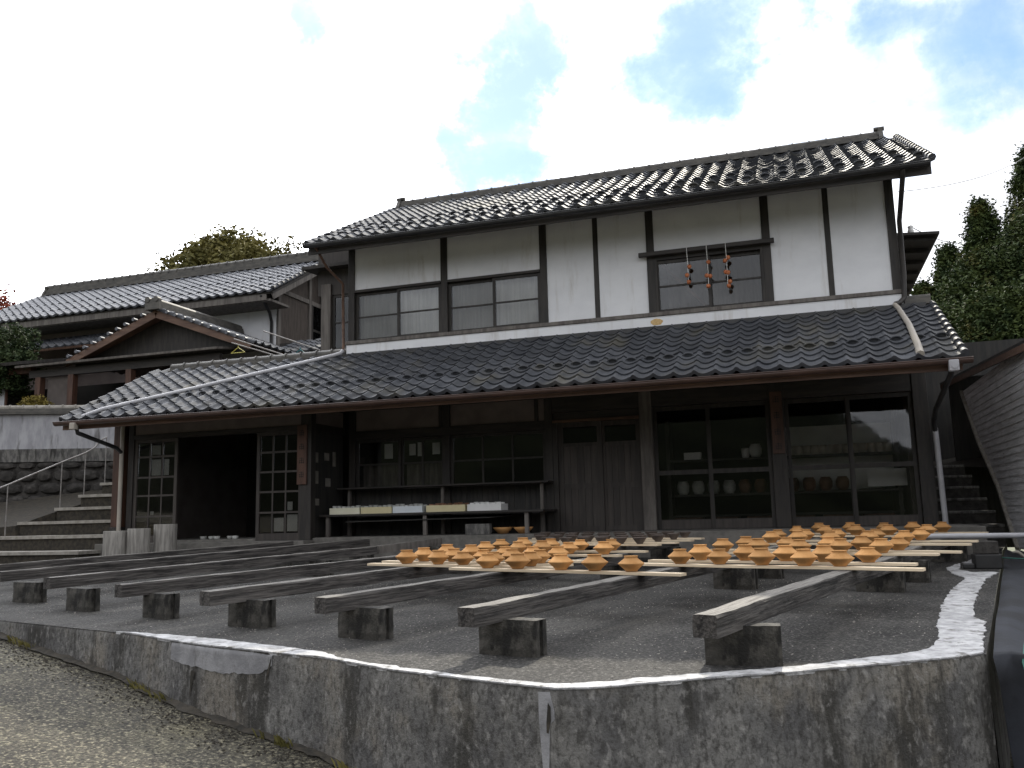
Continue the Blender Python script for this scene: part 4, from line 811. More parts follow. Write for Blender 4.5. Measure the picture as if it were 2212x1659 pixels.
# grey pole, drain block and hose on the right
o = MB().tube([(8.55,-2.95,-.33),(9.3,-2.9,-.335),(10.25,-2.85,-.34)], .030, 10).tube([(10.22,-2.85,-.34),(10.30,-2.85,-.34)], .036, 10).build('grey_pole', 'pipe_grey'); tag(o, 'grey pole lying level beside the rear right planks', 'pole')
t = thing('pole_stand', 'small black drain box with a pale block on it beside the white mortar', 'block', (9.35,-3.2,-.67))
MB().box(9.24,9.50,-3.32,-3.08,gz(9.3,-3.2)-.002,gz(9.3,-3.2)+.15).build('drain_box', 'blackplastic', t, bevel=.012); MB().box(9.26,9.48,-3.30,-3.10,gz(9.3,-3.2)+.152,gz(9.3,-3.2)+.285).build('top_block', 'stone', t, bevel=.01); MB().box(9.12,9.237,-3.30,-3.12,gz(9.3,-3.2)-.001,gz(9.3,-3.2)+.05).build('drain_lip', 'blackplastic', t, bevel=.01)
# tarp over the bank on the right
tb = MB(); e_ = resample([(8.43,-8.60),(8.66,-7.45),(8.97,-5.91),(9.49,-3.37),(9.7,-2.3),(10.10,-.35)], .1); nj = 22; vs = []
front = [(8.43-.0*k, -8.60-.10*k) for k in range(10, 0, -1)]
rows_ = front + e_
for i, (x, y) in enumerate(rows_):
    for j in range(nj+1):
        t_ = j/nj; drop = 0
        if i < 10: k = 10-i; drop = -.22*k*(1 if k > 1 else .6); xx = x + .012*k; yy = -8.60-.035*k
        else: xx, yy = x, y
        zz = gz(x, max(y,-8.6)) + .01 + drop - .10*t_ + .05*nz(t_*9, yy*.35, 2) + .030*nz(t_*34, yy*.6)
        vs.append((xx + t_*1.7 + .012*nz(t_*20, zz*2), yy + .06*nz(t_*7, 4) + (.04*math.sin(t_*40+nz(zz*2,1)*2) if i < 10 else 0) - (.0 if i >= 10 else 0), zz))
tb.add(vs, [(i*(nj+1)+j, i*(nj+1)+j+1, (i+1)*(nj+1)+j+1, (i+1)*(nj+1)+j) for i in range(len(rows_)-1) for j in range(nj)], True)
o = tb.build('tarpaulin', 'tarp'); sm_ = o.modifiers.new('solid', 'SOLIDIFY'); sm_.thickness = .006; sm_.offset = -1; tag(o, 'black wrinkled tarpaulin hanging beside the right end of the terrace', 'tarpaulin')
o = MB().tube([(9.52,-3.19,-.56),(9.75,-3.3,-.57),(9.9,-3.6,-.60),(9.85,-4.4,-.62),(9.3,-5.8,-.63),(8.95,-7.3,-.68),(8.62,-8.4,-.74),(8.56,-8.62,-.80),(8.58,-8.75,-1.05),(8.60,-8.90,-1.6)], .0055, 7).build('garden_hose', 'green'); tag(o, 'thin green hose running from the drain box over the tarpaulin', 'hose')

# ------------------------------------------------------------------ left: steps, handrail, stone wall, garden wall
st = thing('stone_steps', 'worn stone steps with pale treads climbing left of the shop', 'steps', (-5.3,-2.0,-.65))
for k in range(8):
    y0 = -2.0+.57*k; z = -.40+.26*k; xl = -6.3-(3.2 if k == 0 else (2.2 if k == 1 else (.3 if k == 2 else 0)))-.02*(k%2); xr = -4.12 if y0 > -1.25 else -4.0+.1*k
    b = MB(); n = 12; vs = []
    for i in range(n+1):
        x = xl+(xr-xl)*i/n; yy = y0+.025*nz(x*2, k*3)
        vs += [(x, yy-.02, z-.055), (x, yy-.02, z+.006*nz(x*3, k)), (x, y0+.62, z+.006*nz(x*3, k)), (x, y0+.62, z-.055)]
    b.add(vs, [(i*4+q, i*4+(q+1)%4, (i+1)*4+(q+1)%4, (i+1)*4+q) for i in range(n) for q in range(4)]); b.add(vs[:4], [(3,2,1,0)]); b.add(vs[-4:], [(0,1,2,3)])
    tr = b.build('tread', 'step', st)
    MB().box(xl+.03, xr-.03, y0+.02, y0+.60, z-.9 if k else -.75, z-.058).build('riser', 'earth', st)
hr = thing('handrail', 'thin metal handrail on slim posts beside the stone steps', 'handrail', (-6.3,-.5,.0))
MB().tube([(-6.33,-3.2,.05),(-6.33,-1.57,.73),(-6.33,-1.38,.80),(-6.33,-.16,1.28),(-6.33,.43,1.50),(-6.33,.66,1.62),(-6.33,.80,1.78),(-6.33,.98,1.86)], .016, 7).build('rail', 'rail', hr)
for y, zt, zb in ((-2.4,.40,-.62),(-1.38,.79,-.16),(-.16,1.28,.36),(.43,1.50,.62),(.98,1.86,.88)): MB().tube([(-6.33,y,zb),(-6.33,y,zt)], .011, 6).build('rail_post', 'rail', hr)
GA, GB = Vector((-14,-1.2,0)), Vector((-4.2,3.44,0)); GD = (GB-GA).normalized(); GN = Vector((GD.y,-GD.x,0))
def gp(s, off=0, z=0): q = GA+GD*s+GN*off; return (q.x, q.y, z)
sw = thing('stone_wall', 'dark rough stone retaining wall behind the handrail', 'wall', gp(5,0,-.7))
MB().hexa([gp(0,-.3,-.8),gp(10.6,-.3,-.8),gp(10.6,-.02,-.8),gp(0,-.02,-.8),gp(0,-.3,1.45),gp(10.6,-.3,1.45),gp(10.6,-.02,1.45),gp(0,-.02,1.45)]).build('wall_core', 'stone', sw)
rnd = random.Random(5); z = -.75
while z < 1.40:
    h_ = rnd.uniform(.24,.36); h_ = min(h_, 1.45-z+.001); s_ = 2.0 + rnd.uniform(0,.2)
    while s_ < 10.2:
        l_ = rnd.uniform(.30,.60); nn = 12; b = MB(); prof = []
        P1 = []; P2 = []; 
        for k in range(nn):
            t_ = 2*math.pi*k/nn; cx, cz = math.cos(t_), math.sin(t_); q_ = (abs(cx)**3.2+abs(cz)**3.2)**(-1/3.2); j_ = 1+.07*nz(s_*3+cx, z*3+cz)
            P1.append(gp(s_+l_/2+cx*q_*l_*.485*j_, -.03, z+h_/2+cz*q_*h_*.48*j_)); P2.append(gp(s_+l_/2+cx*q_*l_*.36*j_, .06+.03*nz(s_*2, z*2), z+h_/2+cz*q_*h_*.35*j_))
        cc_ = gp(s_+l_/2, .085+.03*nz(s_, z), z+h_/2)
        b.add(P1+P2+[cc_], [(k, (k+1)%nn, nn+(k+1)%nn, nn+k) for k in range(nn)] + [(nn+k, nn+(k+1)%nn, 2*nn) for k in range(nn)], False)
        b.build('stone', 'stone', sw); s_ += l_
    z += h_
gw = thing('garden_wall', 'weathered white garden wall with tiled coping above the stone wall', 'wall', gp(5,0,1.45))
MB().hexa([gp(0,-.30,1.452),gp(9.6,-.30,1.452),gp(9.6,.04,1.452),gp(0,.04,1.452),gp(0,-.30,1.74),gp(9.6,-.30,1.74),gp(9.6,.04,1.74),gp(0,.04,1.74)]).build('plinth', 'conc', gw)
MB().hexa([gp(0,-.24,1.742),gp(8.6,-.24,1.742),gp(8.6,-.02,1.742),gp(0,-.02,1.742),gp(0,-.24,2.52),gp(8.6,-.24,2.52),gp(8.6,-.02,2.52),gp(0,-.02,2.52)]).build('wall_panel', 'gwall', gw)
b = MB()
for k, (ww, z) in enumerate(((.20,2.522),(.16,2.57),(.12,2.615))): b.hexa([gp(0,-.13-ww,z),gp(8.7,-.13-ww,z),gp(8.7,-.13+ww,z),gp(0,-.13+ww,z),gp(0,-.13-ww,z+.04),gp(8.7,-.13-ww,z+.04),gp(8.7,-.13+ww,z+.04),gp(0,-.13+ww,z+.04)])
b.build('coping', 'ridge', gw)
for i in range(31):
    s_ = .0+i*.28; MB().tube([gp(s_,-.13,2.68),gp(s_+.25,-.13,2.68),gp(s_+.252,-.13,2.68),gp(s_+.279,-.13,2.68)], [.065,.065,.08,.08], 9).build('coping_tile', 'step', gw)
struct(MB().add([gp(-3,-.25,1.40),gp(10.9,-.25,1.40),(-4.2,40,1.40),(-60,40,1.40),(-60,-10,1.40)], [(0,1,2,3,4)]).build('yard', 'earth'))
struct(MB().box(-4.2,9.0,5.6,40,-.3,1.38).build('rear_bank', 'earth'))

# ------------------------------------------------------------------ main house on the upper level
MH = thing('main_house', 'large dwelling with silver tiled roof on the higher ground behind the workshop', 'house', (-10,8,1.4))
ey, ez, ry, rz_ = 4.98, 5.90, 7.83, 7.46
mr = MB(); mr.slab((-15.6,ey,ez-.045),(-5.0,ey,ez-.045),(-5.0,ry,rz_-.045),(-15.6,ry,rz_-.045),.05); mr.slab((-5.0,2*ry-ey,ez),(-15.6,2*ry-ey,ez),(-15.6,ry,rz_),(-5.0,ry,rz_),.09)
mrp = mr.build('roof', 'darkwood', MH)
es3 = Vector((0,ey-ry,ez-rz_)).normalized(); L3 = (math.hypot(ry-ey, rz_-ez)+.06)/14
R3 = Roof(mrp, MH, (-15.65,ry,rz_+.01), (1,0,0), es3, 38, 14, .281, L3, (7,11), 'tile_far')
ridge(mrp, -15.4, -5.15, ry, rz_, 5, m_='ridge', wid=.32)
for k in range(14):
    t0, t1 = k/14, (k+1)/14; a = Vector((-5.0,ry,rz_)).lerp(Vector((-5.0,ey,ez)), t0); c = Vector((-5.0,ry,rz_)).lerp(Vector((-5.0,ey,ez)), t1); MB().tube([a+Vector((0,0,.03)), c+Vector((0,0,.055))], [.05,.062], 8).build('verge_tile', 'tile', mrp)
MB().bar((-5.03,ey+.05,ez-.13),(-5.03,ry,rz_-.13),.04,.20).build('barge_board', 'greywood', mrp)
MB().box(-15.5,-5.2,ey+.02,ey+.06,ez-.24,ez-.06).build('fascia_board', 'greywood', mrp); MB().box(-15.5,-5.1,ey+.065,5.92,ez-.26,ez-.20).build('boxed_soffit', 'greywood', mrp)
MB().box(-15.2,-9.2,5.92,6.0,1.4,5.66).build('wall', 'plaster_shop', MH); MB().box(-9.197,-5.5,5.92,6.0,1.4,5.66).build('wall', 'plaster', MH)
MB().add([(-5.5,5.93,1.4),(-5.5,9.75,1.4),(-5.5,9.75,6.3),(-5.5,7.83,7.38),(-5.5,5.93,6.32)], [(0,1,2,3,4)]).build('gable_wall', 'gablewood', MH)
for y in (6.0,7.55,8.35,9.7): MB().box(-5.52,-5.44,y-.06,y+.06,1.4,6.3+ (min(y,7.83)-5.93)*.55 - (.4 if y > 7.8 else .0)).build('post', 'greywood', MH)
for z in (4.6,6.2): MB().box(-5.50,-5.45,6.06,9.64,z-.06,z+.06).build('wall_beam', 'greywood', MH)
gwn = MB().box(-5.47,-5.43,7.62,7.68,4.68,6.14).box(-5.47,-5.43,8.22,8.28,4.68,6.14).box(-5.47,-5.43,7.68,8.22,5.38,5.44).box(-5.47,-5.43,7.68,8.22,4.68,4.74).build('window', 'darkwood', MH); MB().box(-5.455,-5.45,7.68,8.22,4.74,6.14).build('pane', 'glass_dusty', gwn)
MB().box(-9.0,-4.93,8.15,13.0,1.4,7.62).build('rear_wing', 'boardwall', MH); MB().slab((-9.3,8.05,7.72),(-4.75,8.05,7.72),(-4.75,13.2,7.66),(-9.3,13.2,7.66),.08).build('rear_wing_roof', 'darkwood', MH)
MB().tube([(-5.35,5.0,5.8),(-5.42,5.5,5.45),(-5.6,5.86,5.3),(-5.6,5.86,4.6)], .045, 8).build('downpipe', 'metal_dark', MH)
# pent roof along the front, left of the porch
pr = MB().slab((-15.2,4.55,4.86),(-9.0,4.55,4.86),(-9.0,5.92,5.44),(-15.2,5.92,5.44),.06).build('pent_roof', 'brownwood', MH)
R4 = Roof(pr, MH, (-15.2,5.90,5.45), (1,0,0), Vector((0,-1.35,-.58)), 22, 6, .281, .245, (), 'tile')
pr2 = MB().slab((-4.7,4.55,4.12),(-2.0,4.55,4.12),(-2.0,5.9,4.67),(-4.7,5.9,4.67),.06).box(-5.4,-1.9,5.95,6.0,1.4,4.7).build('pent_roof', 'darkwood', MH)
R5 = Roof(pr2, MH, (-4.75,5.90,4.68), (1,0,0), Vector((0,-1.35,-.55)), 10, 6, .281, .245, (), 'tile')
# entrance porch with a front gable
AX, AZ, FZ, HW, PY = -6.62, 5.02, 4.02, 2.62, 3.0
po = MB(); po.slab((AX-HW,PY-.35,FZ),(AX,PY-.35,AZ),(AX,5.9,AZ),(AX-HW,5.9,FZ),.06); po.slab((AX,PY-.35,AZ),(AX+HW,PY-.35,FZ),(AX+HW,5.9,FZ),(AX,5.9,AZ),.06)
pop = po.build('porch_roof', 'brownwood', MH)
sl_ = math.hypot(HW, AZ-FZ)
R6 = Roof(pop, MH, (AX+.02,PY-.38,AZ+.01), (0,1,0), Vector((HW,0,-(AZ-FZ))), 11, 11, .281, sl_/10.6, (), 'tile')
R7 = Roof(pop, MH, (AX-.02,5.9,AZ+.01), (0,-1,0), Vector((-HW,0,-(AZ-FZ))), 11, 11, .281, sl_/10.6, (), 'tile')
lay_tiles([R3, R4, R5, R6, R7], 300)
for sg in (-1, 1):
    MB().bar((AX+sg*.02,PY-.33,AZ-.13),(AX+sg*HW,PY-.33,FZ-.10),.05,.13).build('barge_board', 'brownwood', pop)
    for k in range(11):
        t0 = (k+.5)/11; MB().tube([(AX+sg*HW*t0,PY-.42,AZ-(AZ-FZ)*t0+.035),(AX+sg*HW*t0,PY-.30,AZ-(AZ-FZ)*t0+.035)], .042, 9).build('verge_tile', 'tile_far', pop)
rb = MB()
for k in range(3): rb.box(AX-.15+.02*k,AX+.15-.02*k,PY-.40,5.9,AZ+.02+.055*k,AZ+.065+.055*k)
rb.tube([(AX,PY-.45,AZ+.20),(AX,5.9,AZ+.20)], .08, 10); rb.box(AX-.2,AX+.2,PY-.50,PY-.41,AZ-.02,AZ+.22).tube([(AX-.12,PY-.52,AZ+.22),(AX-.12,PY-.40,AZ+.22)],.07,8).tube([(AX+.12,PY-.52,AZ+.22),(AX+.12,PY-.40,AZ+.22)],.07,8); rb.build('ridge', 'ridge', pop)
MB().add([(AX-HW*.93,PY+.06,FZ+.02),(AX+HW*.93,PY+.06,FZ+.02),(AX,PY+.06,AZ-.10)], [(0,1,2)]).build('gable_panel', 'darkwood', MH)
MB().box(AX-HW,AX+HW,PY-.04,PY+.10,FZ-.12,FZ+.06).build('tie_beam', 'darkwood_x', MH)
MB().slab((-10.4,PY-.75,3.90),(-4.6,PY-.75,3.90),(-4.6,PY+.0,4.02),(-10.4,PY+.0,4.02),.05).build('porch_canopy', 'greywood', MH)
MB().box(-10.2,-4.7,PY-.5,PY-.40,3.62,3.80).build('porch_beam', 'darkwood_x', MH)
for x in (-9.9,-8.9,-7.2,-5.3): MB().box(x-.08,x+.08,PY-.52,PY-.36,1.4,3.62).build('porch_post', 'redwood', MH, bevel=.006)
MB().box(-15.2,-4.8,PY+.9,PY+.95,1.4,3.6).build('entrance_wall', 'inner', MH); MB().box(-9.7,-9.1,PY-.40,PY-.36,1.4,3.6).build('porch_screen', 'plaster_brown', MH)
sh = MB()
for x0 in (-13.6,-12.7,-11.8): 
    s_ = MB().box(x0,x0+.05,2.6,2.64,2.6,3.75).box(x0+.75,x0+.8,2.6,2.64,2.6,3.75).box(x0+.05,x0+.75,2.601,2.639,3.70,3.75).build('shoji_screen', 'redwood', MH); MB().box(x0+.05,x0+.75,2.615,2.622,2.6,3.70).build('paper_pane', 'shoji', s_)
MB().box(-14.5,-10.2,2.55,2.7,3.76,3.92).build('porch_beam', 'redwood', MH); MB().slab((-15,2.2,4.0),(-10.3,2.2,4.0),(-10.3,4.0,4.4),(-15,4.0,4.4),.08).build('side_canopy', 'darkwood', MH)
# laundry poles and hangers
for i, (a, c) in enumerate((((-3.60,1.5,3.84),(-2.0,1.5,3.26)),((-3.62,1.45,3.75),(-2.1,1.45,3.24)),((-2.95,1.6,3.97),(-1.6,1.6,3.45)))): o = MB().tube([a, c], .014, 7).build('laundry_pole', 'rail'); tag(o, 'thin laundry pole above the shop roof, %s' % ('upper of the two near ones','lower of the two near ones','the farther one on the right')[i], 'pole', 'laundry poles')
for i, (x, z, m_, lb) in enumerate(((-3.47,3.69,'yhanger','yellow clothes hanger on the laundry pole'),(-1.98,3.52,'bhanger','blue clothes hanger on the right laundry pole'))):
    o = MB().tube([(x,1.47,z),(x,1.47,z-.05),(x-.17,1.47,z-.16),(x+.17,1.47,z-.16),(x,1.47,z-.05)], .009, 6).build('clothes_hanger', m_); tag(o, lb, 'hanger')

# ------------------------------------------------------------------ right: shed, passage, side eave
SHD = thing('plank_shed', 'shed clad in silver grey boards at the right edge with dark roof', 'shed', (11.2,0,-.6))
def fary(z):
    T = [(-.8,.1),(-.27,.64),(.28,1.16),(1.03,2.3),(2.02,3.41),(2.3,3.7)]
    for (a, b) in zip(T[:-1], T[1:]):
        if a[0] <= z <= b[0]: return a[1]+(b[1]-a[1])*(z-a[0])/(b[0]-a[0])
    return T[-1][1]
nb = 26
for i in range(nb):
    z0 = -.62+i*.1015; z1 = z0+.108; y0a, y0b = fary(z0), fary(z1); x0 = 10.40
    MB().hexa([(x0-.006,-4.2,z0),(x0-.006,y0a,z0),(x0+.02,y0a,z0),(x0+.02,-4.2,z0),(x0+.002,-4.2,z1),(x0+.002,y0b,z1),(x0+.02,y0b,z1),(x0+.02,-4.2,z1)]).build('wall_board', 'shedboard', SHD)
for (a, c) in zip((-.62,-.27,.28,1.03),(-.27,.28,1.03,2.02)): MB().bar((10.385,fary(a)+.02,a),(10.385,fary(c)+.02,c),.05,.07,(1,0,0)).build('edge_batten', 'step', SHD)
rf = MB().slab((10.29,-4.4,1.86),(13.4,-4.4,2.9),(13.4,5.2,3.42),(10.29,5.2,2.42),.04).build('roof', 'metal_dark', SHD)
MB().bar((10.315,-4.4,1.78),(10.315,5.2,2.34),.03,.09).build('fascia_board', 'brownwood', rf)
MB().slab((10.335,-4.4,1.80),(10.42,-4.4,1.84),(10.42,5.2,2.40),(10.335,5.2,2.36),.01).build('soffit', 'brownwood', rf)
MB().box(13.0,13.1,-4.2,5.0,-.8,2.7).build('rear_wall', 'shedboard', SHD); MB().box(10.43,13,5.0,5.1,-.8,2.5).build('end_wall', 'boardwall', SHD)
for k in range(0): MB().box(10.05,10.09,-4.3+.7*k,-4.26+.7*k,1.70+.0364*k,1.86+.0364*k).build('bracket', 'metal_dark', rf)
bs = thing('rear_steps', 'dark stone steps in the passage between workshop and grey shed', 'steps', (9.9,1.5,-.5))
for k in range(6):
    y0 = .75+.55*k; z = -.28+.20*k; MB().box(9.45-.0*k,10.32+.0*k,y0,y0+.6,-.62,z-.045).build('riser', 'stone', bs); MB().box(9.44,10.33,y0-.015,y0+.6,z-.044,z).build('tread', 'conc', bs, bevel=.01)
struct(grid(9.2,16,3.6,40,12,30,lambda x, y: .65+.10*(y-3.6)+.35*nz(x*.4, y*.4)).build('bank', 'earth'))
MB().box(9.2,14.5,6.4,6.5,-.6,3.4).build('rear_shed_wall', 'boardwall', SHD)
# side eave of the workshop's rear
b = MB().slab((9.14,3.5,5.13),(10.30,3.5,5.05),(10.30,10.2,5.05),(9.14,10.2,5.13),.05); sr = b.build('side_roof', 'darkwood', H)
for k in range(8): MB().bar((9.16,3.7+.85*k,5.045),(10.24,3.7+.85*k,4.965),.05,.06).build('rafter', 'darkwood', sr)
MB().box(9.16,9.24,5.5,10.0,.5,5.05).build('rear_wing_wall', 'boardwall', H)
o = MB().lathe([(0,0),(.03,0),(.05,.04),(.06,.08),(.04,.12),(.055,.16),(.02,.19),(0,.19)], 12).build('insulator', 'whitebox'); o.location = (9.84,3.7,5.09); tag(o, 'small pale insulator on the side eave of the workshop', 'insulator')
def cable(a, c, sag, lab):
    a, c = Vector(a), Vector(c); pts = [a.lerp(c, k/16) - Vector((0,0,sag*4*(k/16)*(1-k/16))) for k in range(17)]
    o = MB().tube(pts, .009, 5).build('power_cable', 'metal_dark'); tag(o, lab, 'cable', 'cables at the right')
cable((9.58,2.8,5.66),(17.8,25.2,14.5),.35,'cable rising from the workshop eave to the upper right'); cable((9.84,3.7,5.26),(12.67,15,7.94),.1,'lower cable running from the small insulator into the trees')
o = MB().tube([(17.8,25.2,-1),(17.8,25.2,15.0)], [.15,.11], 12).build('utility_pole', 'conc'); tag(o, 'concrete utility pole beyond the right edge', 'pole')

# ------------------------------------------------------------------ trees
rs = np.random.default_rng(3)
def leaves(name, centers, per, spread, size, mt, parent, flat_=0.5):
    c = np.repeat(np.asarray(centers), per, 0); n = len(c); c = c + rs.normal(0, 1, (n, 3))*spread
    a = rs.normal(0, 1, (n, 3)); a[:, 2] *= flat_; a /= np.linalg.norm(a, axis=1)[:, None]; b_ = np.cross(a, rs.normal(0, 1, (n, 3))); b_ /= np.linalg.norm(b_, axis=1)[:, None]
    s_ = size*rs.uniform(.6, 1.3, (n, 1)); q = np.stack([c-a*s_, c-b_*s_*.5, c+a*s_, c+b_*s_*.5], 1).reshape(-1, 3)
    me = bpy.data.meshes.new(name); me.vertices.add(len(q)); me.vertices.foreach_set('co', q.ravel()); me.loops.add(4*n); me.loops.foreach_set('vertex_index', np.arange(4*n)); me.polygons.add(n); me.polygons.foreach_set('loop_start', np.arange(n)*4); me.update(calc_edges=True); me.validate()
    me.materials.append(M[mt]); o = bpy.data.objects.new(name, me); COL.objects.link(o); o.parent = parent
    if parent: o.location = -Vector(parent.location)
    return o
def cedar(x, y, zb, zt, r, lab, n=1500, mt='leaf', round_=False, size=.15):
    t = thing('cedar_tree' if not round_ else 'broad_tree', lab, 'tree', (x, y, zb), 'cedars and trees on the right slope')
    tb_ = MB().tube([(x, y, zb-1), (x+.1, y, (zb+zt)/2), (x, y, zt-.4)], [.28, .17, .03], 8)
    for k in range(14):
        h_ = zb+(zt-zb)*(.25+.68*k/14); a = k*2.4; rr_ = r*.75*(1-(k/14))+.3; tb_.tube([(x, y, h_), (x+math.cos(a)*rr_, y+math.sin(a)*rr_, h_-.15*rr_)], [.06, .02], 5)
    tb_.build('trunk', 'bark', t)
    n = n//2; h = rs.uniform(0, 1, n)**.85; ang = rs.uniform(0, 2*np.pi, n)
    # branch layers make an uneven outline
    lob = np.array([1+.34*noise.noise(Vector((math.cos(a)*1.6+x, math.sin(a)*1.6+y, hh*9))) + .2*noise.noise(Vector((math.cos(a)*4+x, math.sin(a)*4, hh*22))) for a, hh in zip(ang, h)])
    prof = (1-h)**.75 if not round_ else np.sqrt(np.clip(1-(h*1.02-.25)**2/.62, .02, 1))
    rad = r*prof*lob*np.sqrt(rs.uniform(.35, 1, n)) + .08
    cz = zb+(zt-zb)*(.10+.90*h) - .18*rad
    leaves('crown', np.stack([x+np.cos(ang)*rad, y+np.sin(ang)*rad, cz], 1), 38, .20 if not round_ else .26, size*.62, mt, t)
cedar(20.0,36,2,18.4,3.4,'tallest dark cedar at the right edge of the view',2200)
cedar(17.4,35.5,2,15.6,2.9,'slender cedar with the second highest tip on the right slope',2000)
cedar(15.6,35,2,13.2,2.7,'cedar whose tip stands just right of the dark side eave',1800)
cedar(24,40,2,21,3.8,'cedar farther back beyond the right edge of the picture',900)
cedar(13.8,32,1.5,10.6,2.5,'small cedar close behind the workshop eave',1600)
cedar(18.9,31,1.5,13.4,3.3,'broad tree below the tallest cedar',2400,'leaf',True,.15)
cedar(16.2,29.5,1.5,11.2,3.0,'rounded tree in front of the slender cedar',2300,'leaf',True,.15)
cedar(13.4,27.5,1.2,8.6,2.6,'lower rounded tree behind the end of the lower roof',2000,'leaf',True,.14)
cedar(15.6,25,1.2,8.4,2.6,'rounded tree above the far end of the shed roof',2000,'leaf',True,.14)
cedar(18.2,25,1.2,9.6,3.0,'dark rounded tree just above the grey shed roof',2200,'leaf',True,.14)
cedar(21.5,28,1.2,12.0,3.4,'rounded tree above the shed at the right edge',1500,'leaf',True,.15)
for i_, (x_, y_, zt_) in enumerate(((-4.2,15,11.0),(-2.2,15.5,11.2),(-.2,15,11.0),(1.4,16,11.2))): cedar(x_, y_, 1.4, zt_, 1.9, 'unseen tree added behind the workshop to shade the terrace, %s from the left' % ORD[i_], 900, 'leaf', True, .2)  # trees added out of view to keep the sun off the left terrace
t = thing('hill_tree', 'broad olive tree showing above the dwelling ridge', 'tree', (-18.9,22,1.4))
MB().tube([(-19.8,22,1.4),(-19.9,22,7),(-19.6,22,12)], [.4,.3,.1], 8).tube([(-19.9,22,7),(-22,22,11)], [.2,.05], 6).tube([(-19.9,22,7.5),(-17.6,22,11.4)], [.2,.05], 6).build('trunk', 'bark', t)
n = 2600; ang = rs.uniform(0, 2*np.pi, n); hh = rs.uniform(-1, 1, n); lob = np.array([1+.30*noise.noise(Vector((math.cos(a)*2, math.sin(a)*2, h_*2.2))) for a, h_ in zip(ang, hh)]); rad = 3.9*np.sqrt(1-hh**2)*lob*np.sqrt(rs.uniform(.3,1,n)); leaves('crown', np.stack([-18.3+np.cos(ang)*rad, 22+np.sin(ang)*rad, 11.0+hh*2.7*lob], 1), 18, .24, .12, 'leaf_olive', t)
t = thing('thin_sapling', 'thin bare-topped sapling right of the olive tree above the ridge', 'tree', (-15.45,22,1.4)); MB().tube([(-15.45,22,1.4),(-15.45,22,13.6)], [.1,.02], 6).build('trunk', 'bark', t)
leaves('crown', np.stack([-15.45+rs.normal(0,.28,120), 22+rs.normal(0,.28,120), rs.uniform(11,13.9,120)], 1), 5, .1, .10, 'leaf_olive', t)
t = thing('maple_tree', 'red autumn tree at the far left edge beside the dwelling roof', 'tree', (-27.9,16,1.4)); MB().tube([(-27.9,16,1.4),(-27.9,16,8.5)], [.25,.08], 8).build('trunk', 'bark', t)
n = 700; q = rs.normal(0, 1, (n, 3)); q /= np.linalg.norm(q, axis=1)[:, None]; q *= (rs.uniform(.3,1,n)**.5)[:, None]*2.2; leaves('crown', q*np.array([1,1,.9])+np.array([-28.2,16,9.0]), 9, .2, .13, 'leaf_red', t)
t = thing('garden_pine', 'clipped dark pine at the left edge in front of the dwelling', 'tree', (-11.9,2.9,1.4)); MB().tube([(-12.0,2.9,1.4),(-11.7,2.85,2.6),(-12.1,2.9,3.6),(-11.8,2.9,4.6)], [.12,.1,.08,.04], 8).tube([(-11.9,2.9,3.2),(-11.0,2.8,3.7)], [.06,.03], 6).build('trunk', 'bark', t)
cl = []
for (cx, cz, rx, rzz, cy) in ((-11.7,4.75,1.15,.42,2.9),(-11.3,4.05,1.05,.45,2.75),(-12.2,4.2,1.1,.5,3.0),(-11.5,3.55,.8,.28,2.7)):
    q = rs.normal(0, 1, (420, 3)); q /= np.linalg.norm(q, axis=1)[:, None]; q *= (rs.uniform(.35,1,420)**.5)[:, None]; cl.append(q*np.array([rx,.8,rzz])+np.array([cx,cy,cz]))
leaves('crown', np.concatenate(cl), 12, .045, .045, 'leaf_pine', t)
for i, (x, y, z, r_, mt, lb) in enumerate(((-7.9,-1.0,.12,.34,'leaf_yellow','low yellow green shrub at the left edge beside the steps'),(-9.3,1.9,2.78,.30,'leaf_yellow','small yellowing shrub behind the garden wall coping'))):
    t = thing('garden_shrub', lb, 'shrub', (x, y, z-r_)); MB().tube([(x, y, z-r_-(.5 if i == 0 else 1.1)), (x, y, z)], .02, 6).build('stem', 'bark', t); q = rs.normal(0, 1, (300, 3)); q /= np.linalg.norm(q, axis=1)[:, None]; q *= (rs.uniform(.3,1,300)**.5)[:, None]; leaves('foliage', q*np.array([r_*1.3,r_,r_])+np.array([x,y,z]), 7, .03, .03, mt, t)
# planting bed at the left of the steps
struct(MB().add([(-14,-1.4,-.05),(-6.30,2.45,.95),(-6.30,-.30,.30),(-6.62,-.90,.05),(-9.2,-1.40,-.22),(-14,-2.2,-.40),(-14,-1.4,-.9),(-6.30,2.45,-.9),(-6.30,-.30,-.9),(-6.62,-.90,-.9),(-9.2,-1.40,-.9),(-14,-2.2,-.9)], [(0,5,4,3,2,1),(5,11,10,4),(4,10,9,3),(3,9,8,2),(2,8,7,1)]).build('planting_bed', 'earth'))

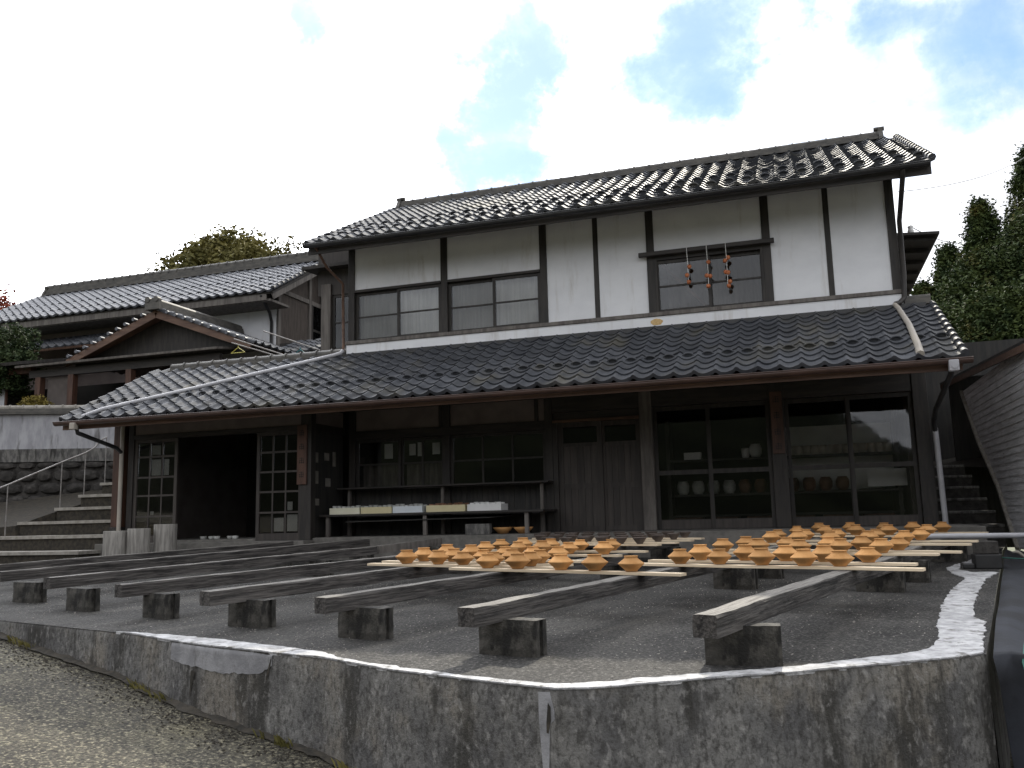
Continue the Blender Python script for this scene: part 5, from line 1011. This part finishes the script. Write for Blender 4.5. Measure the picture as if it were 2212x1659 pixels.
def scatter(name, pts, sizes, mt, label, cat):
    V_, F_ = [], []
    base = [(1,0,0),(-.5,.87,0),(-.5,-.87,0),(0,0,.9),(0,0,-.4)]
    for (x, y, z), sz in zip(pts, sizes):
        a = random.uniform(0, 6.28); ca, sa = math.cos(a), math.sin(a); o_ = len(V_)
        for bx0, by0, bz0 in base: V_.append((x+sz*(bx0*ca-by0*sa)*random.uniform(.7,1.2), y+sz*(bx0*sa+by0*ca)*random.uniform(.7,1.2), z+sz*bz0*.7))
        F_ += [(o_,o_+1,o_+3),(o_+1,o_+2,o_+3),(o_+2,o_,o_+3),(o_+1,o_,o_+4),(o_+2,o_+1,o_+4),(o_,o_+2,o_+4)]
    o = MB().add(V_, F_).build(name, mt); o['kind'] = 'stuff'; o['label'] = label; o['category'] = cat
pt, sz = [], []
while len(pt) < 2600:
    x, y = random.uniform(-1, 8.3), random.uniform(-9.5, -4.5)
    if behind(x, y) < .15 or (x > 6.38 and y < -9.70+.60*(x-6.38)+.12): continue
    if random.random() > .5+.9*nz(x*.8, y*.8): continue
    pt.append((x, y, gz(x, y)+.002)); sz.append(random.uniform(.003,.008)*(1.8 if random.random() < .04 else 1))
scatter('loose_grit', pt, sz, 'step', 'pale loose grit scattered over the dark terrace', 'grit')
pt, sz = [], []
for k in range(1500):
    x = random.uniform(.5, 6.2); d_ = abs(random.gauss(0, .16))+.03; y = edge_y(x)-.03-d_; pt.append((x, y, roadz(x, y)+.002)); sz.append(random.uniform(.004,.014))
scatter('road_grit', pt, sz, 'earth', 'dark grit gathered on the road along the concrete wall', 'grit')
wv_, wf_ = [], []
for k in range(70):
    x = random.uniform(.6, 6.1); y = edge_y(x)-.045
    if nz(x*1.7, 9) < .05: continue
    for b_ in range(9):
        a = random.uniform(0, 6.28); h_ = random.uniform(.02,.07); wd_ = .004; px_, py_ = x+random.gauss(0,.02), y+random.uniform(-.03,.005); zz_ = roadz(px_, py_); o_ = len(wv_); lx, ly = math.cos(a)*h_*.6, -abs(math.sin(a))*h_*.6
        wv_ += [(px_-wd_, py_, zz_), (px_+wd_, py_, zz_), (px_+lx*.5+wd_*.7, py_+ly*.5, zz_+h_*.7), (px_+lx, py_+ly, zz_+h_)]; wf_ += [(o_,o_+1,o_+2),(o_,o_+2,o_+3)]
o = MB().add(wv_, wf_).build('wall_foot_weeds', 'leaf_olive'); o['kind'] = 'stuff'; o['label'] = 'sparse weeds growing along the foot of the concrete wall'; o['category'] = 'weeds'

# ------------------------------------------------------------------ lift the whole place above the ground datum
for o in list(scene.objects):
    if o.parent is None: o.location.z += ZO
